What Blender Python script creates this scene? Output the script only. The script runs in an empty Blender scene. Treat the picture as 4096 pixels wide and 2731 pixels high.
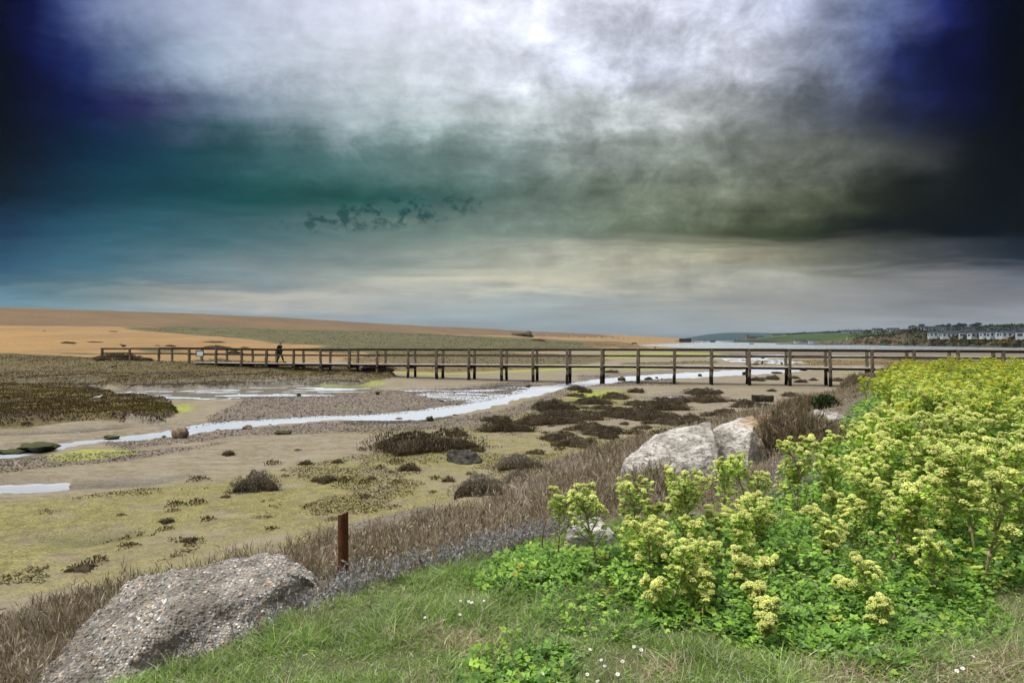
import bpy, bmesh, math, random
import numpy as np
from mathutils import Vector, Matrix, noise as mn
random.seed(7); RNG = np.random.default_rng(7)
SC = bpy.context.scene; COL = SC.collection
EYE = 3.2; FP = 2731.0; CX = 2048.0; HY = 1362.0     # eye height, focal length and horizon of the survey photo

# ------------------------------------------------------------------ helpers
def tag(o, label=None, cat=None, group=None, kind=None):
    if label: o['label'] = label
    if cat: o['category'] = cat
    if group: o['group'] = group
    if kind: o['kind'] = kind
    return o
def link(o, parent=None):
    COL.objects.link(o)
    if parent is not None: o.parent = parent
    return o
def empty(name, loc=(0,0,0), rz=0.0, label=None, cat=None, group=None):
    o = bpy.data.objects.new(name, None); o.empty_display_size = .2
    o.location = loc; o.rotation_euler = (0,0,rz); link(o)
    return tag(o, label, cat, group)
def np_mesh(name, V, F, col=None, smooth=False):
    V = np.ascontiguousarray(V, dtype=np.float32); F = np.ascontiguousarray(F, dtype=np.int32)
    me = bpy.data.meshes.new(name); k = F.shape[1]
    me.vertices.add(len(V)); me.vertices.foreach_set('co', V.ravel())
    me.loops.add(F.size); me.loops.foreach_set('vertex_index', F.ravel())
    me.polygons.add(len(F)); me.polygons.foreach_set('loop_start', np.arange(0, F.size, k, dtype=np.int32))
    me.polygons.foreach_set('loop_total', np.full(len(F), k, dtype=np.int32))
    me.polygons.foreach_set('use_smooth', np.full(len(F), smooth, dtype=bool))
    me.update(calc_edges=True)
    if col is not None: set_col(me, col)
    return me
def set_col(me, col):
    col = np.asarray(col, dtype=np.float32)
    if col.shape[1] == 3: col = np.hstack([col, np.ones((len(col),1), np.float32)])
    a = me.attributes.new('Col', 'FLOAT_COLOR', 'POINT'); a.data.foreach_set('color', np.ascontiguousarray(col).ravel())
def set_f(me, name, val):
    a = me.attributes.new(name, 'FLOAT', 'POINT'); a.data.foreach_set('value', np.ascontiguousarray(val, dtype=np.float32))
def obj(name, me, mat=None, parent=None, loc=None):
    if mat is not None and not me.materials: me.materials.append(mat)
    o = bpy.data.objects.new(name, me)
    if loc is not None: o.location = loc
    return link(o, parent)
def bm_mesh(name, bm, smooth=False):
    me = bpy.data.meshes.new(name); bm.to_mesh(me); bm.free()
    if smooth:
        for p in me.polygons: p.use_smooth = True
    return me
def box(bm, c, s, rz=0.0, rot=None, bev=0.0):
    r = bmesh.ops.create_cube(bm, size=1.0)
    M = Matrix.Translation(c) @ (rot if rot is not None else Matrix.Rotation(rz,4,'Z')) @ Matrix.Diagonal((s[0],s[1],s[2],1))
    bmesh.ops.transform(bm, matrix=M, verts=r['verts'])
    if bev > 0:
        es = list({e for v in r['verts'] for e in v.link_edges})
        bmesh.ops.bevel(bm, geom=es, offset=bev, segments=1, affect='EDGES')
    return r['verts']
def beam(bm, a, b, w, h, bev=0.0):
    a = Vector(a); b = Vector(b); d = b-a; L = d.length
    x = d.normalized(); y = Vector((0,0,1)).cross(x)
    if y.length < 1e-4: y = Vector((0,1,0))
    y.normalize(); z = x.cross(y)
    R = Matrix((x,y,z)).transposed().to_4x4()
    return box(bm, (a+b)/2, (L,w,h), rot=R, bev=bev)
def loft(rings, cap=True):
    """rings: list of (n,3) arrays -> V,F(tri)"""
    n = len(rings[0]); V = np.vstack(rings); F = []
    for i in range(len(rings)-1):
        for j in range(n):
            a=i*n+j; b=i*n+(j+1)%n; c=a+n; d=b+n
            F += [(a,b,d),(a,d,c)]
    if cap:
        V = np.vstack([V, rings[0].mean(0)[None], rings[-1].mean(0)[None]]); c0=len(V)-2; c1=len(V)-1; m=(len(rings)-1)*n
        for j in range(n):
            F.append((c0,(j+1)%n,j)); F.append((c1,m+j,m+(j+1)%n))
    return V, np.array(F)
def tube(pts, rad, n=6):
    pts = [np.array(p, float) for p in pts]; rings=[]
    for i,p in enumerate(pts):
        d = pts[min(i+1,len(pts)-1)]-pts[max(i-1,0)]; d/= (np.linalg.norm(d)+1e-9)
        u = np.cross(d,[0,0,1.0]) if abs(d[2])<.95 else np.cross(d,[0,1.0,0]); u/=np.linalg.norm(u); v=np.cross(d,u)
        a=np.arange(n)*2*np.pi/n; r = rad[i] if hasattr(rad,'__len__') else rad
        rings.append(p+r*(np.cos(a)[:,None]*u+np.sin(a)[:,None]*v))
    return loft(rings)
class MB:                                             # triangle collector with per-vertex colour
    def __init__(s): s.V=[]; s.F=[]; s.C=[]; s.n=0
    def add(s, V, F, c=(1,1,1)):
        V=np.asarray(V,float); F=np.asarray(F); c=np.asarray(c,float)
        if c.ndim==1: c=np.tile(c,(len(V),1))
        s.V.append(V); s.F.append(F+s.n); s.C.append(c); s.n+=len(V)
    def mesh(s, name, smooth=False): return np_mesh(name, np.vstack(s.V), np.vstack(s.F), np.vstack(s.C), smooth)
def ico(sub):
    bm=bmesh.new(); bmesh.ops.create_icosphere(bm, subdivisions=sub, radius=1.0)
    V=np.array([v.co[:] for v in bm.verts]); F=np.array([[v.index for v in f.verts] for f in bm.faces]); bm.free(); return V,F
ICO1=ico(1); ICO2=ico(2); ICO3=ico(3); ICO4=ico(4)
def smooth01(x): x=np.clip(x,0,1); return x*x*(3-2*x)
def _hash(ix,iy,seed):
    h=(ix.astype(np.int64)*374761393+iy.astype(np.int64)*668265263+seed*982451653)&0xffffffff
    h=((h^(h>>13))*1274126177)&0xffffffff
    return ((h^(h>>16))&0xffff)/65535.0
def vnoise(x,y,seed=0):
    ix=np.floor(x);iy=np.floor(y);fx=x-ix;fy=y-iy
    fx=fx*fx*(3-2*fx);fy=fy*fy*(3-2*fy);ix=ix.astype(np.int64);iy=iy.astype(np.int64)
    a=_hash(ix,iy,seed);b=_hash(ix+1,iy,seed);c=_hash(ix,iy+1,seed);d=_hash(ix+1,iy+1,seed)
    return (a*(1-fx)+b*fx)*(1-fy)+(c*(1-fx)+d*fx)*fy-.5
def fbm(x,y,sc,oct=4,seed=0):
    x=np.asarray(x,float);y=np.asarray(y,float);t=0;a=1;s=1/sc
    for o in range(oct): t=t+a*vnoise(x*s,y*s,seed+o*17); a*=.5; s*=2.03
    return t
def poly_sd(X,Y,poly):                                # signed distance, positive inside
    P=np.asarray(poly,float); X=np.asarray(X,float); Y=np.asarray(Y,float)
    d=np.full(X.shape,1e18); ins=np.zeros(X.shape,bool); n=len(P)
    for i in range(n):
        ax,ay=P[i]; bx,by=P[(i+1)%n]; ex,ey=bx-ax,by-ay; l=ex*ex+ey*ey+1e-12
        t=np.clip(((X-ax)*ex+(Y-ay)*ey)/l,0,1); dx=X-ax-t*ex; dy=Y-ay-t*ey
        d=np.minimum(d,dx*dx+dy*dy)
        c=((ay>Y)!=(by>Y)); xi=ax+(Y-ay)*ex/(ey if abs(ey)>1e-12 else 1e-12)
        ins^=(c&(X<xi))
    return np.sqrt(d)*np.where(ins,1,-1)
def line_sd(X,Y,pl):                                  # signed distance to a polyline, positive on its left
    P=np.asarray(pl,float); X=np.asarray(X,float);Y=np.asarray(Y,float)
    best=np.full(X.shape,1e18); sg=np.ones(X.shape); pb=np.zeros(X.shape)
    for i in range(len(P)-1):
        ax,ay=P[i];bx,by=P[i+1];ex,ey=bx-ax,by-ay;l=ex*ex+ey*ey
        t=np.clip(((X-ax)*ex+(Y-ay)*ey)/l,0,1);dx=X-ax-t*ex;dy=Y-ay-t*ey;d=dx*dx+dy*dy
        cr=ex*(Y-ay)-ey*(X-ax); ap=np.abs(cr)/math.sqrt(l); tie=np.abs(d-best)<=1e-7*(d+1e-9); m=((d<best)&~tie)|(tie&(ap>pb)); best=np.where(m,d,best); sg=np.where(m,np.where(cr>=0,1,-1),sg); pb=np.where(m,ap,pb)
    return np.sqrt(best)*sg

# ------------------------------------------------------------------ materials
def nodes(name):
    m=bpy.data.materials.new(name); m.use_nodes=True; nt=m.node_tree; nt.nodes.clear(); return m,NT(nt)
class NT:
    def __init__(s,nt): s.nt=nt
    def n(s,t,props=None,**inp):
        nd=s.nt.nodes.new(t)
        for k,v in (props or {}).items(): setattr(nd,k,v)
        for k,v in inp.items():
            k2=int(k[1:]) if k[0]=='i' and k[1:].isdigit() else k.replace('_',' ')
            s.set(nd.inputs[k2],v)
        return nd
    def set(s,sock,v):
        if isinstance(v,bpy.types.NodeSocket): s.nt.links.new(v,sock)
        elif isinstance(v,bpy.types.Node): s.nt.links.new(v.outputs[0],sock)
        else:
            if hasattr(sock.default_value,'__len__') and not hasattr(v,'__len__'): v=[v]*len(sock.default_value)
            if hasattr(sock.default_value,'__len__') and len(sock.default_value)==4 and len(v)==3: v=(*v,1)
            sock.default_value=v
    def math(s,op,a,b=0.0,c=None,clamp=False):
        nd=s.nt.nodes.new('ShaderNodeMath'); nd.operation=op; nd.use_clamp=clamp; s.set(nd.inputs[0],a); s.set(nd.inputs[1],b)
        if c is not None: s.set(nd.inputs[2],c)
        return nd.outputs[0]
    def mix(s,f,a,b,mode='MIX'):
        nd=s.nt.nodes.new('ShaderNodeMix'); nd.data_type='RGBA'; nd.blend_type=mode; s.set(nd.inputs[0],f); s.set(nd.inputs[6],a); s.set(nd.inputs[7],b); return nd.outputs[2]
    def ss(s,x,lo,hi):
        nd=s.nt.nodes.new('ShaderNodeMapRange'); nd.interpolation_type='SMOOTHSTEP'; s.set(nd.inputs[0],x); s.set(nd.inputs[1],lo); s.set(nd.inputs[2],hi); return nd.outputs[0]
    def attr(s,name,out='Fac'):
        nd=s.nt.nodes.new('ShaderNodeAttribute'); nd.attribute_name=name; return nd.outputs[out]
    def noise(s,vec,scale,detail=4,rough=.55,out='Fac',dist=0.0):
        nd=s.nt.nodes.new('ShaderNodeTexNoise'); s.set(nd.inputs['Vector'],vec); nd.inputs['Scale'].default_value=scale; nd.inputs['Detail'].default_value=detail; nd.inputs['Roughness'].default_value=rough; nd.inputs['Distortion'].default_value=dist; return nd.outputs[out]
    def vor(s,vec,scale,out='Distance',rnd=1.0,feature='F1'):
        nd=s.nt.nodes.new('ShaderNodeTexVoronoi'); nd.feature=feature; s.set(nd.inputs['Vector'],vec); nd.inputs['Scale'].default_value=scale; nd.inputs['Randomness'].default_value=rnd; return nd.outputs[out]
    def mapv(s,vec,scale=(1,1,1),loc=(0,0,0),rot=(0,0,0)):
        nd=s.nt.nodes.new('ShaderNodeMapping'); s.set(nd.inputs[0],vec); nd.inputs[1].default_value=loc; nd.inputs[2].default_value=rot; nd.inputs[3].default_value=scale; return nd.outputs[0]
    def ramp(s,f,stops,interp='LINEAR'):
        nd=s.nt.nodes.new('ShaderNodeValToRGB'); cr=nd.color_ramp; cr.interpolation=interp; s.set(nd.inputs[0],f)
        while len(cr.elements)<len(stops): cr.elements.new(.5)
        for e,(p,c) in zip(cr.elements,stops): e.position=p; e.color=(*c,1) if len(c)==3 else c
        return nd.outputs[0]
    def bump(s,h,strength=.5,dist=.02):
        nd=s.nt.nodes.new('ShaderNodeBump'); s.set(nd.inputs['Height'],h); nd.inputs['Strength'].default_value=strength; nd.inputs['Distance'].default_value=dist; return nd.outputs[0]
    def out(s,sh):
        o=s.nt.nodes.new('ShaderNodeOutputMaterial'); s.nt.links.new(sh if isinstance(sh,bpy.types.NodeSocket) else sh.outputs[0],o.inputs[0])
    def pbr(s,col,rough=.8,normal=None,spec=.3,metal=0.0,**kw):
        nd=s.nt.nodes.new('ShaderNodeBsdfPrincipled'); s.set(nd.inputs['Base Color'],col); s.set(nd.inputs['Roughness'],rough); s.set(nd.inputs['Specular IOR Level'],spec); s.set(nd.inputs['Metallic'],metal)
        if normal is not None: s.set(nd.inputs['Normal'],normal)
        for k,v in kw.items(): s.set(nd.inputs[k.replace('_',' ')],v)
        return nd.outputs[0]
    def pos(s): return s.nt.nodes.new('ShaderNodeNewGeometry').outputs['Position']
    def objc(s): return s.nt.nodes.new('ShaderNodeTexCoord').outputs['Object']
    def rnd(s): return s.nt.nodes.new('ShaderNodeObjectInfo').outputs['Random']
def leaf_mat(name, trans=.3, rough=.55, spec=.25, var=.25):
    m,t=nodes(name); c=t.attr('Col','Color'); r=t.rnd()
    v=t.math('MULTIPLY_ADD',r,2*var,1-var)
    nd=t.n('ShaderNodeHueSaturation',Value=v,Color=c); c=nd.outputs[0]
    p=t.pbr(c,rough,spec=spec); tr=t.n('ShaderNodeBsdfTranslucent',Color=c)
    mx=t.nt.nodes.new('ShaderNodeMixShader'); mx.inputs[0].default_value=trans
    t.nt.links.new(p,mx.inputs[1]); t.nt.links.new(tr.outputs[0],mx.inputs[2]); t.out(mx); return m
def plain_mat(name, col, rough=.8, spec=.3, var=.15, sc=8.0, metal=0.0):
    m,t=nodes(name); n=t.noise(t.objc(),sc,5,.6)
    c=t.mix(t.ss(n,.3,.7),[x*(1-var) for x in col],[min(1,x*(1+var)) for x in col]); t.out(t.pbr(c,rough,spec=spec,metal=metal,normal=t.bump(n,.3,.01))); return m
def col_mat(name, rough=.8, spec=.3, sc=30.0, var=.2, bump=.3):
    m,t=nodes(name); c=t.attr('Col','Color'); n=t.noise(t.objc(),sc,5,.6)
    c=t.mix(1.0,c,t.mix(n,[1-var]*3,[1+var]*3),'MULTIPLY'); t.out(t.pbr(c,rough,spec=spec,normal=t.bump(n,bump,.01))); return m
M_LEAF=leaf_mat('leaf_green'); M_TWIG=leaf_mat('dry_twig',.12,.8,.15,.2); M_UMBEL=leaf_mat('umbel_yellow',.25,.7,.2,.2)
M_GRASS=leaf_mat('grass_blade',.3,.5,.3,.1); M_COL=col_mat('mixed_colour')
# ------------------------------------------------------------------ the lie of the land
# E: edge of the grassy terrace, M: foot of the bank, C: crest of the shingle beach
EDGE=[(-5,-10),(-2.9,-1),(-2.0,2.3),(-1.75,2.9),(-1.49,3.45),(-1.21,3.91),(-.88,4.38),(-.35,4.76),(.2,5.28),(1.1,5.75),(1.84,6.0),(2.56,6.7),(3.45,8.2),(4.4,9.8),(5.97,12.5),(8.1,16.4),(11.8,21.8),(14.3,25.5),(18.5,31.5),(23,37.5),(27,43),(36,46.5),(70,52),(300,110)]
FOOT=[(-14,-10),(-9.5,2),(-6.3,8),(-3.5,10.8),(-1.3,13.3),(1,17.8),(4.2,22.4),(8,27),(11.5,31),(16.5,37.5),(21,43.5),(27,50),(36,54),(70,60),(300,130)]
CREST=[(-420,-400),(-230,30),(-150,199),(-109,284),(-11,620),(323,1600),(760,3000),(1100,4500)]
def px(X,Y,z): return CX+FP*X/Y, HY-FP*(z-EYE)/Y
def flat(pts,z=0.0): return [((a-CX)/FP*(EYE-z)*FP/(b-HY),(EYE-z)*FP/(b-HY)) for a,b in pts]
STREAM=flat([(-300,1800),(0,1797),(180,1778),(400,1758),(600,1738),(690,1719),(800,1696),(1000,1681),(1200,1669),(1400,1661),(1600,1650),(1800,1625),(1950,1596),(2080,1566),(2150,1546),(2250,1536),(2350,1520),(2450,1510),(2600,1499),(2750,1490),(2900,1482),(3050,1475),(3250,1468),
 (3330,1474),(3100,1497),(2900,1508),(2750,1516),(2600,1522),(2480,1532),(2350,1547),(2250,1557),(2150,1583),(2050,1608),(1950,1637),(1850,1657),(1700,1682),(1500,1687),(1350,1688),(1200,1697),(1050,1712),(900,1727),(800,1738),(650,1757),(450,1777),(250,1797),(0,1817),(-300,1850)])
TRENCH=flat([(150,2950),(500,2850),(740,2775),(905,2678),(1060,2603),(1230,2508),(1325,2435),(1300,2330),(1100,2245),(600,2300),(450,2480),(280,2640),(130,2800)],1.45)
POOL=flat([(2820,1429),(2900,1422),(3100,1418),(3300,1423),(3600,1424),(4096,1428),(4500,1430),(4500,1442),(4000,1438),(3700,1432),(3300,1430),(3050,1435),(2900,1437)])
BRAID=flat([(2880,1437),(3060,1436),(3200,1446),(3250,1456),(3120,1459),(2980,1452),(2920,1446)])
PUD=flat([(-250,1930),(0,1930),(100,1927),(235,1935),(150,1965),(60,1985),(-250,2000)])
POOL2=flat([(2440,1396),(2500,1391),(2700,1390),(2740,1394),(2650,1399),(2500,1400)])
WETS=[flat(p,.03) for p in ([(380,1578),(450,1556),(900,1541),(1450,1534),(1540,1560),(1300,1592),(900,1602),(600,1602)],[(-60,1548),(400,1546),(440,1560),(-60,1568)],
  [(150,2155),(500,2130),(580,2150),(300,2205)],[(2480,1592),(2800,1570),(2960,1600),(2700,1606)],[(100,1970),(300,1930),(800,1905),(600,1950)],[(1560,1560),(2100,1540),(2230,1545),(2040,1600),(1800,1615)],[(-250,1800),(250,1800),(100,1840),(-250,1850)],[(-300,1760),(350,1735),(700,1700),(650,1690),(200,1725),(-300,1735)])]
FARMATS=[flat(p,.15) for p in ([(1450,1452),(1700,1436),(2350,1434),(2430,1446),(2330,1462),(1900,1482),(1600,1480)],[(2500,1452),(2900,1450),(2850,1462),(2450,1466)],[(2440,1402),(2560,1402),(2600,1405),(2480,1408)],[(3550,1436),(3950,1444),(3900,1452),(3580,1446)])]
def terrain(X,Y,detail=True):
    X=np.asarray(X,float);Y=np.asarray(Y,float)
    sE=line_sd(X,Y,EDGE); sM=line_sd(X,Y,FOOT)
    # beach and mud
    d=-line_sd(X,Y,CREST); d=d*(1+.32*smooth01((Y-230)/250.))
    h=np.interp(d,[-400,-120,-60,-10,0,15,55,100,132,150,166,176,190,200,260,400],[-2,-2,7,13,13.3,12.3,6.9,3.7,2.15,1.75,1.35,.75,.32,.14,.10,.10])
    cap=np.interp(Y,[0,44,48,53,56.5,60,66,75],[.12,.13,.28,.55,1.25,1.45,1.8,40])
    z=np.minimum(h,cap)
    lag=smooth01((Y-235-12*fbm(X,Y,60,3,5)-.06*np.abs(X-60))/30.)*smooth01((d-140)/30.)
    z=z-lag*.6
    if detail:
        near=np.clip(1-Y/300.,0,1)
        z=z+near*(.045*fbm(X,Y,3.1,4,1)+.02*fbm(X,Y,.6,3,2))+np.clip(h-1,0,1)*.25*fbm(X,Y,9,3,3)+np.clip(h-6,0,1)*.6*fbm(X,Y,60,3,9)
        wob=.35*fbm(X,Y,.9,3,11)
        for P in WETS:
            s=poly_sd(X,Y,P)+wob; w=smooth01(s/1.2+.5); z=z*(1-w)+w*(.006+.045*fbm(X*.35,Y*1.3,.8,4,4))
        for P in MATS:
            s=poly_sd(X,Y,P)+1.6*wob+.8*fbm(X,Y,3.5,3,21); w=smooth01(s/.55+.2); z=z+w*(.30+.16*fbm(X,Y,1.3,4,6))
        for P in FARMATS:
            s=poly_sd(X,Y,P)+4*wob+5*fbm(X,Y,14,3,22); w=smooth01(s/1.5+.2); z=z+w*(.22+.2*fbm(X,Y,2.3,4,6))
        for P,k in ((STREAM,1.),(PUD,.5),(POOL,5.),(BRAID,2.),(POOL2,5.)):
            s=poly_sd(X,Y,P)+wob*(1.6 if k<2 else 3)+(.3*fbm(X,Y,.4,2,12) if k<2 else 0); w=smooth01(s/(.6*k)+.75); z=z*(1-w)+w*(-.05+.075*fbm(X,Y,.8,3,8)*(1 if k!=2. else 5))
    # bank
    t=np.clip(-sM/(sE-sM+1e-9),0,1); t=np.where(sM>=0,0,np.where(sE<=0,1,t))
    tb=np.where(t<.7,.62*(t/.7)**1.35,.62+.38*(np.maximum(t-.7,0)/.3)**.9)
    top=1.65+np.clip(-sE,0,6)*.012
    if detail: top=top+.05*fbm(X,Y,1.2,3,13)
    b=tb
    zz=z*(1-b)+top*b
    if detail: zz=zz+.10*fbm(X,Y,1.0,3,14)*np.where((t>.05)&(t<.98),1,0)*np.minimum(1,4*(1-t))
    if detail: zz=zz-.42*smooth01(poly_sd(X,Y,TRENCH)/.10+.5)*(np.hypot(X,Y)<9)
    return zz
_T=np.geomspace(1.2,7000,5000)
def hit(x,y,detail=False):                            # where the sight line through a survey point meets the land
    u=(x-CX)/FP; v=(HY-y)/FP
    zt=terrain(u*_T,_T,detail); zr=EYE+v*_T; k=np.argmax(zr<=zt)
    if zr[k]>zt[k]: return None
    if k==0: Yh=_T[0]
    else:
        a=(zr-zt)[k-1]; b=(zr-zt)[k]; Yh=_T[k-1]+(_T[k]-_T[k-1])*a/(a-b+1e-12)
    return u*Yh,Yh
def ground_z(X,Y): return float(terrain(np.array([X]),np.array([Y]))[0])
def hpoly(pts): return [h for h in (hit(*p) for p in pts) if h]
MATS=[hpoly(p) for p in ([(-300,1430),(0,1432),(300,1438),(430,1444),(500,1452),(700,1458),(900,1450),(1100,1460),(1300,1468),(1420,1478),(1560,1492),(1590,1506),(1520,1522),(1400,1527),(1200,1527),(1050,1533),(900,1547),(600,1551),(400,1543),(200,1547),(0,1551),(-400,1556)],
 [(-400,1566),(0,1563),(200,1559),(370,1574),(500,1590),(640,1610),(690,1648),(695,1668),(600,1686),(400,1682),(250,1692),(100,1712),(-400,1722)])]
# colour zones of the land
Z_ALGAE=[hpoly(p) for p in ([(-200,2010),(300,1985),(700,1930),(1100,1880),(1400,1820),(1700,1790),(1900,1730),(2100,1730),(2300,1720),(2700,1700),(2900,1680),(2800,1720),(2500,1770),(2200,1850),(1900,2000),(1500,2080),(1250,2180),(900,2240),(500,2330),(-200,2420)],
 [(1950,1640),(2250,1560),(2500,1560),(2600,1600),(2500,1660),(2250,1700),(1900,1730),(1350,1740),(1300,1722),(1750,1700)],[(-200,1830),(300,1810),(560,1790),(560,1830),(100,1890),(-200,1910)])]
Z_LIME=[hpoly(p) for p in ([(180,1810),(330,1795),(530,1795),(500,1825),(260,1850)],[(640,1622),(760,1612),(790,1632),(690,1660)],[(1240,1528),(1500,1520),(1560,1535),(1300,1545)],[(2030,1425),(2700,1408),(2900,1412),(2850,1425),(2200,1436)],[(2450,1467),(2650,1464),(2660,1476),(2480,1478)],[(1500,1484),(2380,1470),(2480,1474),(1700,1500)],[(2300,1560),(2480,1560),(2450,1600),(2230,1590)],[(3330,1488),(3420,1486),(3400,1494)])]
Z_GREEN=[hpoly(p) for p in ([(490,1310),(700,1306),(1000,1312),(1400,1322),(1800,1338),(2100,1350),(2300,1362),(2470,1366),(2560,1378),(2500,1388),(2300,1396),(2100,1408),(1700,1420),(1400,1415),(1150,1402),(1300,1382),(1100,1372),(960,1352),(800,1340),(560,1324)],[(-200,1410),(60,1412),(200,1418),(430,1436),(300,1442),(-200,1440)],[(520,1393),(700,1396),(760,1404),(600,1410)],[(180,1408),(420,1412),(420,1416),(240,1414)])]
Z_BROWN=[hpoly(p) for p in ([(1350,1432),(1700,1420),(2350,1418),(2450,1440),(2300,1468),(1800,1492),(1500,1480)],[(2330,1370),(2500,1372),(2560,1384),(2420,1392),(2330,1384)],[(2900,1438),(3900,1440),(3950,1456),(3300,1462),(3000,1460)])]
Z_PEB=[hpoly(p) for p in ([(1000,1580),(1500,1560),(1800,1545),(2150,1520),(2100,1560),(1900,1620),(1700,1655),(1300,1665),(900,1690),(700,1708),(820,1680)],[(400,1760),(700,1745),(900,1722),(1300,1690),(1750,1680),(2000,1640),(2250,1560),(2330,1555),(2150,1640),(1900,1710),(1400,1730),(1000,1745),(700,1775),(480,1800)],[(2300,1500),(2700,1480),(2700,1540),(2350,1545)],[(2680,1404),(3500,1404),(4200,1410),(4200,1424),(3500,1420),(2900,1418)],[(1200,2140),(1700,2020),(1800,2040),(1450,2130)],[(-200,1830),(600,1800),(900,1770),(500,1840),(-200,1910)])]
Z_DARK=[hpoly(p) for p in ([(1780,1548),(2000,1535),(2240,1535),(2200,1552),(1900,1562)],[(1830,1608),(1980,1592),(1960,1612),(1840,1622)],[(1350,1685),(1850,1660),(1700,1690),(1400,1702)],[(2330,1535),(2480,1524),(2440,1532)])]
def ground_masks(X,Y,z):
    out={}
    def soft(polys,rel=.03,ab=.25):
        r=np.zeros_like(X); w=rel*np.abs(Y)+ab
        for P in polys:
            if len(P)>2: r=np.maximum(r,np.clip(poly_sd(X,Y,P)/w*.5+.5,0,1))
        return r
    out['m_algae']=soft(Z_ALGAE,.06,.6); out['m_lime']=soft(Z_LIME,.03); out['m_green']=soft(Z_GREEN,.04); out['m_brown']=soft(Z_BROWN,.04)
    out['m_peb']=soft(Z_PEB,.03,.3); out['m_dark']=soft(Z_DARK,.02,.2); out['m_mat']=soft(MATS+FARMATS,.01,.3); out['m_wet']=soft(WETS+[STREAM,PUD],.05,.6)
    d=-line_sd(X,Y,CREST); d2=d*(1+.32*smooth01((Y-230)/250.))
    capz=np.interp(Y,[0,50,58,70],[0,0,1,1])
    out['m_shingle']=np.clip((178-d2)/14.,0,1)*capz
    out['m_upper']=np.clip((58-d2)/10.+.5,0,1)*np.clip((1300-Y)/600,0,1)
    sE=line_sd(X,Y,EDGE); sM=line_sd(X,Y,FOOT)
    sM=sM+1.7*np.clip((15-Y)/5,0,1); out['m_bank']=np.clip(-sM/1.2+.3,0,1); out['m_top']=np.clip(-sE/.5+.5,0,1)
    return out
def build_ground():
    a=np.radians(np.concatenate([np.linspace(-180,-42,46,endpoint=False),np.linspace(-42,42,640,endpoint=False),np.linspace(42,180,46,endpoint=False)]))
    r=np.concatenate([np.geomspace(.8,62,350,endpoint=False),np.geomspace(62,700,150,endpoint=False),np.geomspace(700,14000,40)])
    A,R=np.meshgrid(a,r); X=(R*np.sin(A)).ravel(); Y=(R*np.cos(A)).ravel(); Z=terrain(X,Y)
    far=np.hypot(X,Y)>1500; Z=np.where(far&(Y<0),np.minimum(Z,1.6),Z)
    na,nr=len(a),len(r); i=np.arange(nr-1)[:,None]*na; j=np.arange(na)[None]; j2=(j+1)%na
    F=np.stack([(i+j).ravel(),(i+j2).ravel(),(i+na+j2).ravel(),(i+na+j).ravel()],1)[:, ::-1]
    V=np.stack([X,Y,Z],1); me=np_mesh('ground',V,F,smooth=True)
    for k,v in ground_masks(X,Y,Z).items(): set_f(me,k,v)
    bm=bmesh.new(); bm.from_mesh(me); bm.verts.ensure_lookup_table(); bm.faces.new([bm.verts[k] for k in range(na)][::-1]); bm.to_mesh(me); bm.free()
    m,t=nodes('ground'); p=t.pos()
    n1=t.noise(p,.9,6,.6); n2=t.noise(p,5.,6,.65); n3=t.noise(t.mapv(p,(1,1,1)),28.,5,.7); nb=t.noise(p,.12,4,.6)
    pst=t.mapv(p,(.35,1,1),rot=(0,0,math.radians(-18))); ns=t.noise(pst,2.2,6,.65)
    def msk(name,nz,k=.5,lo=.42,hi=.58):
        x=t.math('ADD',t.attr(name),t.math('MULTIPLY',t.math('SUBTRACT',nz,.5),k)); return t.ss(x,lo,hi)
    mud=t.mix(t.ss(n2,.35,.65),(.15,.122,.072),(.255,.21,.135)); mud=t.mix(t.math('MULTIPLY',t.ss(ns,.4,.7),.7),mud,(.32,.272,.195)); mud=t.mix(t.math('MULTIPLY',t.ss(n3,.50,.64),.6),mud,(.095,.072,.045))
    c=mud
    alg=t.mix(t.ss(n2,.3,.7),(.175,.155,.034),(.295,.268,.082)); alg=t.mix(t.math('MULTIPLY',t.ss(n3,.47,.58),.8),alg,(.055,.043,.017))
    alg=t.mix(t.math('MULTIPLY',t.ss(nb,.46,.60),.7),alg,(.24,.20,.12))
    am=t.math('MULTIPLY',msk('m_algae',ns,.9,.35,.7),t.ss(t.math('ADD',n1,t.math('MULTIPLY',n2,.5)),.50,.80)); c=t.mix(t.math('MULTIPLY',am,.92),c,alg)
    vc=t.vor(p,17.,'Color'); vd=t.vor(p,17.,'Distance')
    peb=t.mix(t.n('ShaderNodeSeparateColor',Color=vc).outputs[0],(.10,.08,.06),(.50,.42,.35)); peb=t.mix(t.ss(vd,.25,.5),peb,(.09,.07,.05))
    pm=t.math('MULTIPLY',msk('m_peb',n1,.6),t.ss(n2,.36,.55)); c=t.mix(pm,c,peb)
    lime=t.mix(t.ss(n2,.35,.65),(.15,.17,.02),(.36,.38,.05)); c=t.mix(t.math('MULTIPLY',msk('m_lime',ns,1.0,.42,.62),.85),c,lime)
    sh=t.mix(t.ss(n2,.3,.7),(.27,.16,.05),(.39,.245,.085)); shc=t.n('ShaderNodeSeparateColor',Color=t.vor(p,3.2,'Color')).outputs[1]; sh=t.mix(t.math('MULTIPLY',shc,.6),sh,(.16,.095,.035))
    sh=t.mix(t.math('MULTIPLY',t.ss(nb,.4,.65),.6),sh,(.36,.18,.04))
    berm=t.noise(t.mapv(p,(.16,.016,.3),rot=(0,0,math.radians(22))),1.,6,.6); sh=t.mix(t.math('MULTIPLY',t.ss(berm,.42,.62),.45),sh,(.17,.105,.042)); up=t.mix(t.ss(t.noise(p,.05,5,.6),.35,.65),(.135,.084,.036),(.185,.112,.042)); up=t.mix(t.math('MULTIPLY',shc,.5),up,(.075,.048,.022))
    sh=t.mix(msk('m_upper',nb,.3),sh,up); c=t.mix(msk('m_shingle',n1,.4),c,sh)
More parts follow.
